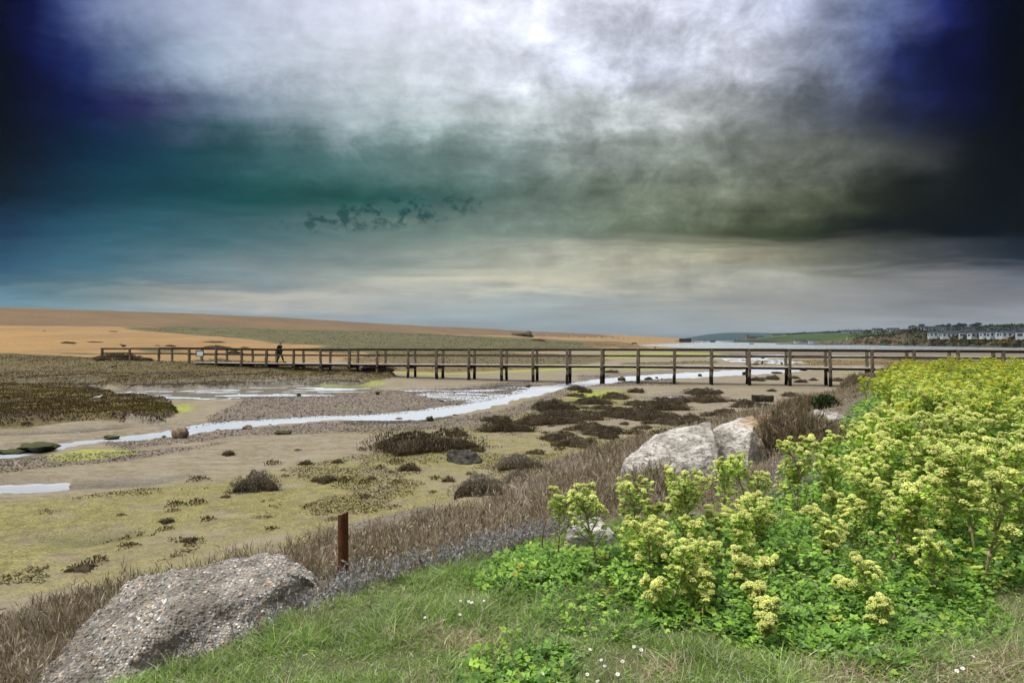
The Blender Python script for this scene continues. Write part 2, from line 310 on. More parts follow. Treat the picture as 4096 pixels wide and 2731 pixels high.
    n4=t.noise(t.mapv(p,(.25,.25,1)),1.,7,.7)
    gr=t.mix(t.ss(n4,.35,.65),(.030,.036,.007),(.105,.098,.022)); gr=t.mix(t.math('MULTIPLY',t.ss(t.noise(t.mapv(p,(.05,.4,1),rot=(0,0,.4)),1.,6,.65),.48,.62),.7),gr,(.12,.085,.03))
    gm=t.math('MULTIPLY',msk('m_green',n4,.8),t.ss(t.math('ADD',n4,t.math('MULTIPLY',nb,.8)),.62,.8)); c=t.mix(gm,c,gr)
    br=t.mix(t.ss(n4,.35,.65),(.10,.06,.018),(.19,.13,.045)); c=t.mix(msk('m_brown',n4,.9),c,br)
    mt=t.mix(t.ss(n2,.35,.65),(.060,.046,.016),(.15,.115,.035)); c=t.mix(msk('m_mat',n2,.5),c,mt)
    dk=(.018,.022,.010); c=t.mix(t.math('MULTIPLY',msk('m_dark',n2,1.1,.45,.6),.9),c,dk)
    bank=t.mix(n2,(.085,.065,.045),(.17,.135,.10)); c=t.mix(msk('m_bank',n2,.7),c,bank)
    topc=t.mix(n2,(.055,.06,.022),(.12,.14,.045)); c=t.mix(msk('m_top',n2,.4),c,topc)
    wet=t.math('MULTIPLY',msk('m_wet',n2,.9,.4,.6),t.math('SUBTRACT',1.0,t.attr('m_bank'),clamp=True)); c=t.mix(t.math('MULTIPLY',wet,.45),c,t.mix(1.0,c,(.55,.52,.5),'MULTIPLY'))
    rough=t.math('SUBTRACT',.85,t.math('MULTIPLY',wet,.62))
    hgt=t.math('ADD',t.math('MULTIPLY',n2,1.0),t.math('MULTIPLY',n3,.5)); hgt=t.math('SUBTRACT',hgt,t.math('MULTIPLY',t.math('MULTIPLY',vd,pm),1.5))
    t.out(t.pbr(c,rough,spec=.45,normal=t.bump(hgt,.55,.03)))
    o=obj('ground',me,m); tag(o,kind='structure'); return o
build_ground()
def build_water():
    a=np.radians(np.linspace(-180,180,97)[:-1]); r=np.geomspace(4,16000,60); A,R=np.meshgrid(a,r)
    V=np.stack([R*np.sin(A),R*np.cos(A),np.zeros_like(R)],-1).reshape(-1,3); na,nr=len(a),len(r)
    i=np.arange(nr-1)[:,None]*na;j=np.arange(na)[None];j2=(j+1)%na
    F=np.stack([(i+j).ravel(),(i+j2).ravel(),(i+na+j2).ravel(),(i+na+j).ravel()],1)[:, ::-1]
    m,t=nodes('water'); p=t.pos(); n=t.noise(t.mapv(p,(1,.6,1)),6.,3,.5); n2=t.noise(t.mapv(p,(.5,1.2,1),rot=(0,0,.3)),.25,5,.6)
    far=t.ss(t.n('ShaderNodeSeparateXYZ',Vector=p).outputs[1],90.,260.)
    rg=t.math('MULTIPLY_ADD',far,-.16,.42); rg=t.math('ADD',rg,t.math('MULTIPLY',t.ss(n2,.5,.7),.08))
    t.out(t.pbr(t.mix(far,(.74,.77,.80),(.74,.80,.84)),rg,spec=.5,metal=t.math('MULTIPLY_ADD',far,-.1,1.0),normal=t.bump(n,.5,.05)))
    o=obj('water',np_mesh('water',V,F,smooth=True),m); tag(o,kind='structure')
build_water()
# ------------------------------------------------------------------ footbridge
BK=.239; BY0=50.8
def bridge_at(x, off=0.0):                            # point of the near rail line seen at survey column x, pushed back by off metres
    u=(x-CX)/FP; Y=BY0/(1+BK*u); n=math.hypot(BK,1)
    return u*Y+off*BK/n, Y+off/n
NEAR=[407,520,637,758,863,966,1065,1175,1283,1396,1510,1632,1746,1875,2006,2132,2268,2406,2551,2697,2847,2999,3160,3323,3490,3658,3836,4015,4205]
def deck_z(x): return float(np.interp(x,[637,1065,1510,2006,2551,2999,3490,4200],[1.37,1.35,1.355,1.39,1.41,1.41,1.39,1.40]))
def rail_z(x): return float(np.interp(x,[407,637,1065,1510,2006,2551,3160,3658,4205],[2.58,2.60,2.50,2.53,2.565,2.59,2.59,2.56,2.53]))
def wood_mat(name, c1, c2, stain=True):
    m,t=nodes(name); p=t.pos(); o=t.objc()
    n=t.noise(t.mapv(o,(9,9,1.2)),3.,6,.65); n2=t.noise(p,2.3,4,.6); n3=t.noise(t.mapv(p,(20,20,60)),1.,4,.6)
    c=t.mix(t.ss(n,.35,.65),c1,c2); c=t.mix(t.math('MULTIPLY',t.ss(n2,.52,.66),.6),c,(.13,.125,.07)); c=t.mix(t.math('MULTIPLY',t.ss(n3,.56,.66),.5),c,(.07,.055,.04))
    c=t.mix(t.math('MULTIPLY_ADD',t.rnd(),.5,0.0),c,t.mix(1.0,c,(.62,.58,.52),'MULTIPLY'))
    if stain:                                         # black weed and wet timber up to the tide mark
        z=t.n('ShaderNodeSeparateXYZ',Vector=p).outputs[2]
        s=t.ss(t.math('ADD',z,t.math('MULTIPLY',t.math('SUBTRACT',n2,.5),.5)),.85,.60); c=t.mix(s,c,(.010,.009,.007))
    t.out(t.pbr(c,.85,spec=.2,normal=t.bump(n,.7,.02))); return m
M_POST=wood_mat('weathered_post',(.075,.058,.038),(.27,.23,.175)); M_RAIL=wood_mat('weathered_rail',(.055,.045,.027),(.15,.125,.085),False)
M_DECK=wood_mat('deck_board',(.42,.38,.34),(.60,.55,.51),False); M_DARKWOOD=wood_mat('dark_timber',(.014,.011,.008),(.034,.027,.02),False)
def post_mesh(h, w, seed, base):
    r=random.Random(seed); rings=[]; N=9
    for i in range(N+1):
        f=i/N; z=base+f*(h-base); k=1+.13*(1-f)+.07*r.uniform(-1,1); dx=.018*r.uniform(-1,1); dy=.018*r.uniform(-1,1)
        rings.append(np.array([(sx*w*k/2*r.uniform(.86,1.05)+dx,sy*w*k/2*r.uniform(.86,1.05)+dy,z+(r.uniform(-.02,.012) if i==N else 0)) for sx,sy in ((-1,-.7),(-.7,-1),(.7,-1),(1,-.7),(1,.7),(.7,1),(-.7,1),(-1,.7))]))
    V,F=loft(rings); return np_mesh('post',V,F)
def build_bridge():
    x0,y0=bridge_at(637); root=empty('footbridge',(x0,y0,0),0,'long weathered timber footbridge on posts crossing the muddy creek','footbridge')
    inv=Matrix.Translation((-x0,-y0,0)); W=1.5
    def P(x,off,z): a,b=bridge_at(x,off); return Vector((a-x0,b-y0,z))
    ang=math.atan2(-BK,1)
    for i,x in enumerate(NEAR):
        for side,off in ((0,0.),(1,W)):
            if side and i<2: continue
            a,b=bridge_at(x,off); g=ground_z(a,b); g=min(g,.9 if i<12 else .3)
            top=rail_z(x)-(.02 if side==0 else .03)+random.uniform(-.015,.02)
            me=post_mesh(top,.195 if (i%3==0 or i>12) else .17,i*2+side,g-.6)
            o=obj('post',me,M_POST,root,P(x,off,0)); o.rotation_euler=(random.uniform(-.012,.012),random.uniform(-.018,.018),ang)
        if i>=3:
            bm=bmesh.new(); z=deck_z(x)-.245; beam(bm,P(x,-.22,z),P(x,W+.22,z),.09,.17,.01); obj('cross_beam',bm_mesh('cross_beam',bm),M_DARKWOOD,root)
    for off,sd in ((-.02,0),(W-.05,1)):
        bt=bmesh.new(); bl=bmesh.new(); bj=bmesh.new()
        for i in range(len(NEAR)-1):
            xa,xb=NEAR[i],NEAR[i+1]
            if sd and i<2: continue
            j=random.uniform(-.014,.014); k=.035 if i<2 else 0
            beam(bt,P(xa,off+.1,rail_z(xa)-.055-k+j),P(xb,off+.1,rail_z(xb)-.055-k+j+random.uniform(-.01,.01)),.06,.14+.02*random.random(),.008)
            if i>=2: beam(bt,P(xa,off+.03,rail_z(xa)+.022+j),P(xb,off+.03,rail_z(xb)+.022+j),.17,.035,.006)
            j=random.uniform(-.02,.02)
            beam(bl,P(xa,off+.1,rail_z(xa)-.50+j),P(xb,off+.1,rail_z(xb)-.50+j+random.uniform(-.02,.02)),.055,.13+.02*random.random(),.008)
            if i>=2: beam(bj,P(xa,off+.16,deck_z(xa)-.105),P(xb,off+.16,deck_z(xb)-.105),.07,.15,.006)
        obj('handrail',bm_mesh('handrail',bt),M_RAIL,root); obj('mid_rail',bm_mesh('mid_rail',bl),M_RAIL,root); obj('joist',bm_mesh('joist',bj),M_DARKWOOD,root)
    bm=bmesh.new(); L=(Vector(P(4205,0,0))-Vector(P(637,0,0))).length; n=int(L/.155)
    a=P(600,0,0); d=(P(4205,0,0)-P(637,0,0)).normalized(); nn=Vector((BK,1,0)).normalized()
    for k in range(n+8):
        c=a+d*(k*.155); u=(c.x+x0)/(c.y+y0); z=deck_z(CX+FP*u)
        box(bm,c+nn*(W/2)+Vector((0,0,z-.018+random.uniform(-.004,.004))),(.14,W+.02+random.uniform(-.03,.03),.036),rz=ang)
    obj('deck',bm_mesh('deck',bm),M_DECK,root)
    # notice board wired to the near rail
    s=empty('notice_board',tuple(Vector(P(800,-.02,2.13))+Vector((x0,y0,0))),ang,'pale blank notice board fixed to the rail near the left end of the bridge','notice board')
    bm=bmesh.new(); box(bm,(0,0,0),(.64,.02,.42),bev=.004); obj('panel',bm_mesh('panel',bm),plain_mat('notice_face',(.62,.72,.76),.5,.3,.03),s)
    bm=bmesh.new()
    for c,z in (((-.345,-.004,0),(.05,.05,.5)),((.345,-.004,0),(.05,.05,.5)),((0,-.004,.23),(.64,.05,.04)),((0,-.004,-.23),(.64,.05,.04))): box(bm,c,z)
    obj('frame',bm_mesh('frame',bm),plain_mat('notice_frame',(.03,.05,.04),.6,.3),s)
build_bridge()
# ------------------------------------------------------------------ the walker
def skin_mesh(name, verts, edges, radii, sub=2, root=0):
    me=bpy.data.meshes.new(name); me.from_pydata(verts,edges,[]); o=bpy.data.objects.new(name,me); COL.objects.link(o)
    m=o.modifiers.new('s','SKIN'); m.use_smooth_shade=True
    sv=me.skin_vertices[0].data
    for i,r in enumerate(radii): sv[i].radius=(r,r) if not hasattr(r,'__len__') else r; sv[i].use_root=(i==root)
    mm=o.modifiers.new('u','SUBSURF'); mm.levels=sub; mm.render_levels=sub
    dg=bpy.context.evaluated_depsgraph_get(); out=bpy.data.meshes.new_from_object(o.evaluated_get(dg)); out.name=name
    for p in out.polygons: p.use_smooth=True
    bpy.data.objects.remove(o); return out
def build_person():
    # x is the walking direction; hips at the origin of x, soles at z=0
    X,Y=bridge_at(1100,.62); zd=deck_z(1100)
    root=empty('person',(X,Y,zd+.005),math.atan2(-BK,1),'person in a dark coat and dark trousers walking right along the footbridge','person')
    skin=plain_mat('skin',(.42,.24,.17),.6,.3,.06); coat=plain_mat('coat_cloth',(.008,.008,.010),.9,.15,.2); trou=plain_mat('trouser_cloth',(.014,.013,.014),.9,.15,.2)
    boot=plain_mat('boot_leather',(.010,.009,.008),.5,.4,.2); hair=plain_mat('hair_brown',(.10,.065,.045),.7,.3,.3)
    V=[(0,0,.90),(.0,0,1.10),(.03,0,1.30),(.05,0,1.44),(.085,0,1.52),(.10,0,1.56),(.11,0,1.64),(.115,0,1.70),
       (-.02,-.09,.86),(-.02,-.10,.50),(-.20,-.10,.12),(-.13,-.10,.05),(-.05,-.10,.03),
       (.03,.09,.86),(.22,.10,.48),(.33,.10,.13),(.38,.10,.07),(.48,.10,.12),
       (.04,-.19,1.42),(-.02,-.25,1.16),(.12,-.22,.96),(.19,-.19,.92),
       (.04,.19,1.42),(-.02,.25,1.16),(.12,.22,.96),(.19,.19,.92)]
    V[9]=(.02,-.10,.48); 
    Ed=[(0,1),(1,2),(2,3),(3,4),(4,5),(5,6),(6,7),(0,8),(8,9),(9,10),(10,11),(11,12),(0,13),(13,14),(14,15),(15,16),(16,17),(3,18),(18,19),(19,20),(20,21),(3,22),(22,23),(23,24),(24,25)]
    R=[.14,.13,.14,.11,.058,.07,.085,.06,.085,.06,.042,.045,.03,.085,.06,.042,.045,.03,.06,.046,.036,.03,.06,.046,.036,.03]
    body=obj('body',skin_mesh('body',V,Ed,R),skin,root)
    # face turned a little to the lens: nose, eyes, ears
    mb=MB()
    def ell(c,s,rz=0,ic=ICO2):
        P=ic[0]*np.array(s); cz,sn=math.cos(rz),math.sin(rz); P=P@np.array([[cz,sn,0],[-sn,cz,0],[0,0,1]]); return P+np.array(c),ic[1]
    fa=-.6; hc=np.array((.115,0,1.635)); fd=np.array((math.cos(fa),math.sin(fa),0)); sd=np.array((-fd[1],fd[0],0))
    mb.add(*ell(hc+np.array((0,0,.015)),(.098,.076,.118),fa,ICO3)); mb.add(*ell(hc+fd*.100+np.array((0,0,-.012)),(.022,.013,.024),fa)); mb.add(*ell(hc+fd*.045+np.array((0,0,-.075)),(.048,.045,.035),fa))
    for s in (-1,1): mb.add(*ell(hc+sd*s*.078+np.array((0,0,-.005)),(.018,.009,.03),fa))
    hd=mb.mesh('head',True); hd.attributes.remove(hd.attributes['Col']); obj('head',hd,skin,body)
    mb=MB()
    ed=plain_mat('eye_dark',(.06,.03,.025),.5)
    for nm,a in (('eye',ell(hc+fd*.085-sd*.032+np.array((0,0,.018)),(.010,.012,.007),fa)),('eye',ell(hc+fd*.085+sd*.032+np.array((0,0,.018)),(.010,.012,.007),fa)),('mouth',ell(hc+fd*.088+np.array((0,0,-.055)),(.010,.024,.005),fa))):
        mb=MB(); mb.add(*a); obj(nm,mb.mesh(nm,True),ed,body)
    P=ICO3[0]*np.array((.108,.085,.126))*1.02; k=(P[:,0]<.035)|(P[:,2]>.062); keep=k&(P[:,2]>-.055); idx={i:n for n,i in enumerate(np.where(keep)[0])}
    F=np.array([[idx[a] for a in f] for f in ICO3[1] if all(keep[a] for a in f)]); P=P[keep]*(1+.05*RNG.random((keep.sum(),1)))
    cz,sn=math.cos(fa),math.sin(fa); P=P@np.array([[cz,sn,0],[-sn,cz,0],[0,0,1]])+hc+np.array((0,0,.018)); obj('hair',np_mesh('hair',P,F,smooth=True),hair,body)
    # clothes
    cv=[(0,0,.74),(0,0,.92),(0,0,1.10),(.03,0,1.30),(.05,0,1.42),(.075,0,1.49),(.04,-.19,1.41),(-.03,-.265,1.16),(.11,-.235,.96),(.17,-.20,.93),(.04,.19,1.41),(-.03,.265,1.16),(.11,.235,.96),(.17,.20,.93)]
    ce=[(0,1),(1,2),(2,3),(3,4),(4,5),(4,6),(6,7),(7,8),(8,9),(4,10),(10,11),(11,12),(12,13)]
    obj('coat',skin_mesh('coat',cv,ce,[(.19,.205),(.19,.20),(.175,.185),(.17,.19),(.14,.15),(.085,.085),.085,.07,.062,.055,.085,.07,.062,.055],root=1),coat,root)
    tv=[(0,0,.84),(-.01,-.09,.78),(.02,-.10,.48),(-.19,-.10,.13),(.03,.09,.78),(.22,.10,.47),(.32,.10,.14)]
    obj('trousers',skin_mesh('trousers',tv,[(0,1),(1,2),(2,3),(0,4),(4,5),(5,6)],[.13,.105,.080,.062,.105,.080,.062]),trou,root)
    for pts in ([(-.21,-.10,.15),(-.19,-.10,.055),(-.10,-.10,.045),(.0,-.10,.035)],[(.33,.10,.16),(.36,.10,.06),(.45,.10,.09),(.54,.10,.13)]):
        obj('boot',skin_mesh('boot',pts,[(0,1),(1,2),(2,3)],[.058,.055,.05,.035]),boot,root)
build_person()
# ------------------------------------------------------------------ rocks
def remesh_hull(pts, vox):
    bm=bmesh.new()
    for p in pts: bm.verts.new(p)
    bmesh.ops.convex_hull(bm,input=bm.verts[:]); 
    loose=[v for v in bm.verts if not v.link_faces]; bmesh.ops.delete(bm,geom=loose,context='VERTS')
    me=bm_mesh('tmp',bm); o=bpy.data.objects.new('tmp',me); COL.objects.link(o)
    m=o.modifiers.new('r','REMESH'); m.mode='VOXEL'; m.voxel_size=vox
    s=o.modifiers.new('s','SMOOTH'); s.iterations=1; s.factor=.5
    dg=bpy.context.evaluated_depsgraph_get(); out=bpy.data.meshes.new_from_object(o.evaluated_get(dg)); bpy.data.objects.remove(o); return out
def displace(me, amps, seed=0):
    n=len(me.vertices); co=np.empty(n*3); no=np.empty(n*3); me.vertices.foreach_get('co',co); me.vertices.foreach_get('normal',no); co=co.reshape(-1,3); no=no.reshape(-1,3); off=Vector((seed*3.1,seed*1.7,seed*.9))
    d=np.zeros(n)
    for i,c in enumerate(co):
        v=Vector(c)+off
        for sc,a,kind in amps:
            if kind=='f': d[i]+=a*mn.fractal(v*sc,.8,2.1,4)
            elif kind=='r': d[i]+=a*(abs(mn.noise(v*sc))*2-.5)
            elif kind=='v': d[i]+=a*(mn.voronoi(v*sc)[0][0])
    co=co+no*d[:,None]; me.vertices.foreach_set('co',co.ravel()); me.update()
    for p in me.polygons: p.use_smooth=True
    return me
def PW(x,y,Y): return ((x-CX)/FP*Y,Y,EYE+(HY-y)/FP*Y)
def rooted(name, me, mat, label, cat, group=None):    # move the origin of a world-space mesh to its base
    n=len(me.vertices); co=np.empty(n*3); me.vertices.foreach_get('co',co); co=co.reshape(-1,3); b=np.array([(co[:,0].min()+co[:,0].max())/2,(co[:,1].min()+co[:,1].max())/2,co[:,2].min()])
    me.vertices.foreach_set('co',(co-b).ravel()); me.update(); o=obj(name,me,mat,None,tuple(b)); return tag(o,label,cat,group)
# shingle-concrete boulder by the turf
def conglomerate():
    o=[(560,2286,4.40),(690,2272,4.45),(800,2262,4.5),(930,2242,4.55),(1060,2228,4.58),(1140,2236,4.56),(1210,2268,4.5),(1262,2335,4.40),(1282,2385,4.30),(1262,2435,4.20),(1200,2480,4.10),(1030,2575,3.95),(890,2655,3.80),(730,2765,3.62),(480,2820,3.52),(130,2790,3.68),(150,2731,3.8),(250,2640,3.93),(330,2560,4.05),(420,2480,4.15),(490,2390,4.28),(532,2312,4.39),
       (900,2385,4.00),(720,2460,3.86),(1100,2355,4.08),(560,2570,3.74),(1180,2330,4.22),(830,2300,4.30)]
    top=[PW(*p) for p in o]; pts=top+[(x*.98-.06,y+.20,z-.60) for x,y,z in top[:22]]+[(x,y+.25,z-.35) for x,y,z in top[:9]]
    me=displace(remesh_hull(pts,.022),[(1.3,.05,'f'),(4.,.03,'f'),(14,.010,'f'),(34,.010,'v')],3)
    nv=len(me.vertices); cc=np.empty(nv*3); me.vertices.foreach_get('co',cc); cc=cc.reshape(-1,3)
    for hx,hy,hY,hr,hd in ((1190,2405,4.17,.20,.24),(1080,2430,4.1,.12,.10),(680,2690,3.72,.22,.12)):   # worn hollows under the right end and front
        q=np.array(PW(hx,hy,hY)); dd=np.linalg.norm(cc-q,axis=1); cc+=((1-smooth01(dd/hr))*hd)[:,None]*np.array([-.15,.95,-.1])
    me.vertices.foreach_set('co',cc.ravel()); me.update()
    m,t=nodes('shingle_concrete'); oc=t.objc(); c=t.attr('Col','Color'); n=t.noise(oc,40,5,.65); n2=t.noise(oc,3.2,5,.6)
    t.out(t.pbr(t.mix(1.0,t.mix(t.math('MULTIPLY',t.ss(n2,.48,.62),.6),c,(.12,.105,.085)),t.mix(n,(.72,.72,.72),(1.2,1.2,1.2)),'MULTIPLY'),.9,spec=.2,normal=t.bump(n,.6,.01)))
    n=len(me.vertices); co=np.empty(n*3); no=np.empty(n*3); me.vertices.foreach_get('co',co); me.vertices.foreach_get('normal',no); co=co.reshape(-1,3);no=no.reshape(-1,3)
    me.calc_loop_triangles(); tr=np.empty(len(me.loop_triangles)*3,dtype=np.int32); me.loop_triangles.foreach_get('vertices',tr); tr=tr.reshape(-1,3)
    mb=MB(); g=.75+.5*RNG.random(n); mb.add(co,tr,np.array([.27,.25,.22])*g[:,None])
    vis=np.where((no[:,2]>-.2)|(no[:,1]<0))[0]; pick=RNG.choice(vis,size=min(len(vis),15000),replace=False)
    pal=np.array([(.58,.55,.50),(.46,.42,.36),(.34,.31,.28),(.70,.68,.64),(.24,.22,.20),(.50,.36,.22),(.60,.50,.40),(.16,.15,.14),(.42,.40,.38),(.55,.53,.50)])
    for i in pick:
        s=RNG.uniform(.0042,.0082)*(1.9 if RNG.random()<.05 else 1); P=ICO1[0][:, :]*np.array([s*RNG.uniform(.9,1.7),s*RNG.uniform(.8,1.2),s*RNG.uniform(.3,.55)])
        R=np.array(Vector(no[i]).to_track_quat('Z','Y').to_matrix())@np.array(Matrix.Rotation(RNG.uniform(0,6.3),3,'Z'))@np.array(Matrix.Rotation(RNG.uniform(-.5,.5),3,'X'))
        mb.add(P@R.T+co[i]+no[i]*s*.15,ICO1[1],pal[RNG.integers(len(pal))]*RNG.uniform(.5,1.35))
    rooted('concrete_boulder',mb.mesh('concrete_boulder'),m,'large grey slab of pebbly concrete lying at the turf edge beside the rusty post','boulder')
conglomerate()
def white_mat(name, lichen=(0,0,0,0), tone=1.0):
    m,t=nodes(name); o=t.objc(); p=t.pos(); n=t.noise(t.mapv(o,(1,1,2.2),rot=(.5,.4,.6)),3.2,7,.65); n2=t.noise(t.mapv(o,(1,1,2.4),rot=(.4,.3,.2)),15.,7,.72); n3=t.noise(o,1.4,4,.6)
    c=t.mix(t.ss(n,.35,.62),(.32*tone,.295*tone,.26*tone),(.70*tone,.665*tone,.615*tone)); c=t.mix(t.math('MULTIPLY',t.ss(n2,.50,.60),.8),c,(.16,.14,.115)); c=t.mix(t.math('MULTIPLY',t.ss(n3,.55,.72),.45),c,(.44,.31,.20))
    c=t.mix(t.math('MULTIPLY',t.ss(t.noise(o,7.,5,.7),.57,.66),.8),c,(.10,.085,.065))
    if lichen[3]>0:
        dv=t.n('ShaderNodeVectorMath',{'operation':'DISTANCE'},i0=p,i1=lichen[:3]).outputs['Value']
        f=t.math('MULTIPLY',t.ss(t.math('ADD',dv,t.math('MULTIPLY',t.math('SUBTRACT',n,.5),.9*lichen[3])),lichen[3],lichen[3]*.35),t.ss(n2,.36,.52)); c=t.mix(t.math('MULTIPLY',f,.75),c,(.36,.20,.05))
    t.out(t.pbr(c,.9,spec=.2,normal=t.bump(t.math('ADD',n,t.math('MULTIPLY',n2,.8)),1.,.05))); return m
def hull_rock(front, back_shift, amps, vox, seed, name, mat, label, cat='boulder', drop=.5, group=None):
    top=[PW(*p) for p in front]; b=[(x*.9+.1*np.mean([q[0] for q in top])+back_shift*.1,y+back_shift,z-.12) for x,y,z in top]
    lo=[(x,y+.1,min(q[2] for q in top)-drop) for x,y,z in top]
    return rooted(name,displace(remesh_hull(top+b+lo,vox),amps,seed),mat,label,cat,group)
LI=PW(3045,1730,9.9)
hull_rock([(2489,1935,8.95),(2484,1900,8.95),(2500,1860,9.05),(2560,1798,9.2),(2640,1742,9.4),(2740,1714,9.6),(2835,1697,9.65),(2860,1740,9.25),(2880,1840,8.9),(2895,1950,8.75),(2700,1980,8.6),(2560,1980,8.75),(2620,1842,8.8),(2790,1800,8.9),(2690,1900,8.6)],.8,[(1.2,.035,'f'),(3.,.03,'f'),(9.,.016,'f'),(30,.010,'f')],.022,1,'white_boulder',white_mat('white_rock'),'broad rounded white boulder, left of the two leaning together')
hull_rock([(2862,1722,9.95),(2905,1699,10.05),(3010,1661,10.15),(3034,1676,10.0),(3052,1740,9.85),(3074,1830,9.7),(3088,1930,9.6),(3088,1990,9.5),(2990,1990,9.15),(2880,1990,9.4),(2860,1900,9.6),(3000,1740,9.45),(2992,1860,9.25)],.7,[(1.2,.03,'f'),(3.,.025,'f'),(9.,.015,'f'),(30,.010,'f')],.022,2,'white_boulder',white_mat('white_rock_lichen',(*LI,.50)),'pointed white boulder with orange lichen down its right edge')
hull_rock([(2258,2215,5.15),(2256,2165,5.15),(2286,2090,5.25),(2340,2070,5.3),(2402,2080,5.25),(2441,2130,5.15),(2444,2215,5.1),(2340,2140,5.05)],.25,[(2.,.04,'f'),(6,.03,'f'),(18,.012,'f')],.02,4,'white_rock',white_mat('white_rock_small',tone=1.05),'small white rock behind the yellow-green flower stems at the turf edge')
hull_rock([(2570,2140,5.7),(2570,2098,5.75),(2600,2090,5.8),(2628,2103,5.7),(2628,2150,5.6)],.2,[(3.,.02,'f'),(12,.01,'f')],.018,5,'white_rock',white_mat('white_rock_tiny',tone=.95),'tiny pale rock half hidden among the flower stems')
hull_rock([(3120,1700,13.6),(3125,1665,13.7),(3160,1646,13.9),(3200,1652,13.7),(3215,1700,13.4)],.5,[(1.5,.06,'f'),(5,.05,'f'),(16,.02,'f')],.03,6,'white_rock',white_mat('grey_rock_a',tone=.85),'knobbly grey-white rock poking out left of the flat rocks by the brown shrub')
hull_rock([(3215,1700,13.6),(3235,1672,13.8),(3290,1646,14.0),(3350,1648,13.9),(3390,1665,13.6),(3395,1700,13.3),(3300,1700,13.2)],.8,[(1.5,.06,'f'),(5,.05,'f'),(16,.02,'f')],.03,7,'white_rock',white_mat('grey_rock_b',tone=.85),'upper flat grey-white rock with rusty lichen beside the green leaves')
hull_rock([(3205,1745,12.3),(3230,1710,12.5),(3300,1696,12.6),(3350,1700,12.5),(3362,1745,12.2),(3280,1745,12.0)],.6,[(1.5,.05,'f'),(5,.04,'f'),(16,.02,'f')],.03,8,'white_rock',white_mat('grey_rock_c',tone=.85),'lower flat grey-white rock tucked under the bright green leaves')
hull_rock([(3035,1690,17.0),(3040,1660,17.0),(3075,1648,17.1),(3090,1655,17.0),(3095,1690,16.8)],.4,[(2.,.05,'f'),(8,.03,'f')],.03,9,'orange_rock',white_mat('orange_rock',(*PW(3065,1660,17.0),.9),.6),'orange lichened rock just behind the pointed white boulder')
dm,t=nodes('dark_rock'); n=t.noise(t.objc(),5,7,.7); t.out(t.pbr(t.mix(t.ss(n,.35,.65),(.012,.011,.009),(.085,.075,.06)),.85,spec=.3,normal=t.bump(n,.9,.05)))
hull_rock([(1788,1852,17.4),(1790,1805,17.5),(1830,1797,17.6),(1880,1805,17.5),(1915,1828,17.3),(1930,1845,17.2),(1900,1856,17.0),(1840,1858,17.0)],.5,[(1.5,.06,'f'),(5,.06,'f'),(14,.03,'f')],.025,10,'dark_rock',dm,'black jagged rock standing alone on the algae-covered mud','boulder',.15)
# stones lying in and beside the creek
def stone_mesh(seed, flatn=.6, amp=.14):
    r=np.random.default_rng(seed); P=ICO3[0].copy()
    for k in range(9):
        d=r.normal(size=3); d/=np.linalg.norm(d); h=r.uniform(.62,.9); s=P@d; P=np.where((s>h)[:,None],P-(s-h)[:,None]*d,P)
    P=P*np.array([1,.75,flatn]); o=Vector((seed*2.3,0,0))
    P=np.array([p*(1+amp*mn.fractal(Vector(p)*2.2+o,.8,2,4)) for p in P]); P[:,2]-=P[:,2].min()*.75
    return np_mesh('stone',P,ICO3[1],smooth=True)
def stone_mat(name,c1,c2,moss=None):
    m,t=nodes(name); o=t.objc(); n=t.noise(o,2.2,7,.65); c=t.mix(t.ss(n,.35,.65),c1,c2)
    if moss:
        nz=t.n('ShaderNodeSeparateXYZ',Vector=t.n('ShaderNodeNewGeometry').outputs['Normal']).outputs[2]
        c=t.mix(t.ss(t.math('ADD',nz,t.math('MULTIPLY',n,1.6)),1.0,1.5),c,moss)
    t.out(t.pbr(c,.8,spec=.3,normal=t.bump(n,.8,.08))); return m
MS={'brown':stone_mat('brown_stone',(.16,.11,.07),(.36,.28,.20)),'dark':stone_mat('dark_stone',(.012,.010,.008),(.04,.034,.026)),'moss':stone_mat('mossy_stone',(.035,.03,.016),(.09,.07,.038),(.055,.058,.010)),'weed':stone_mat('weedy_stone',(.012,.014,.008),(.03,.032,.012),(.05,.06,.012))}
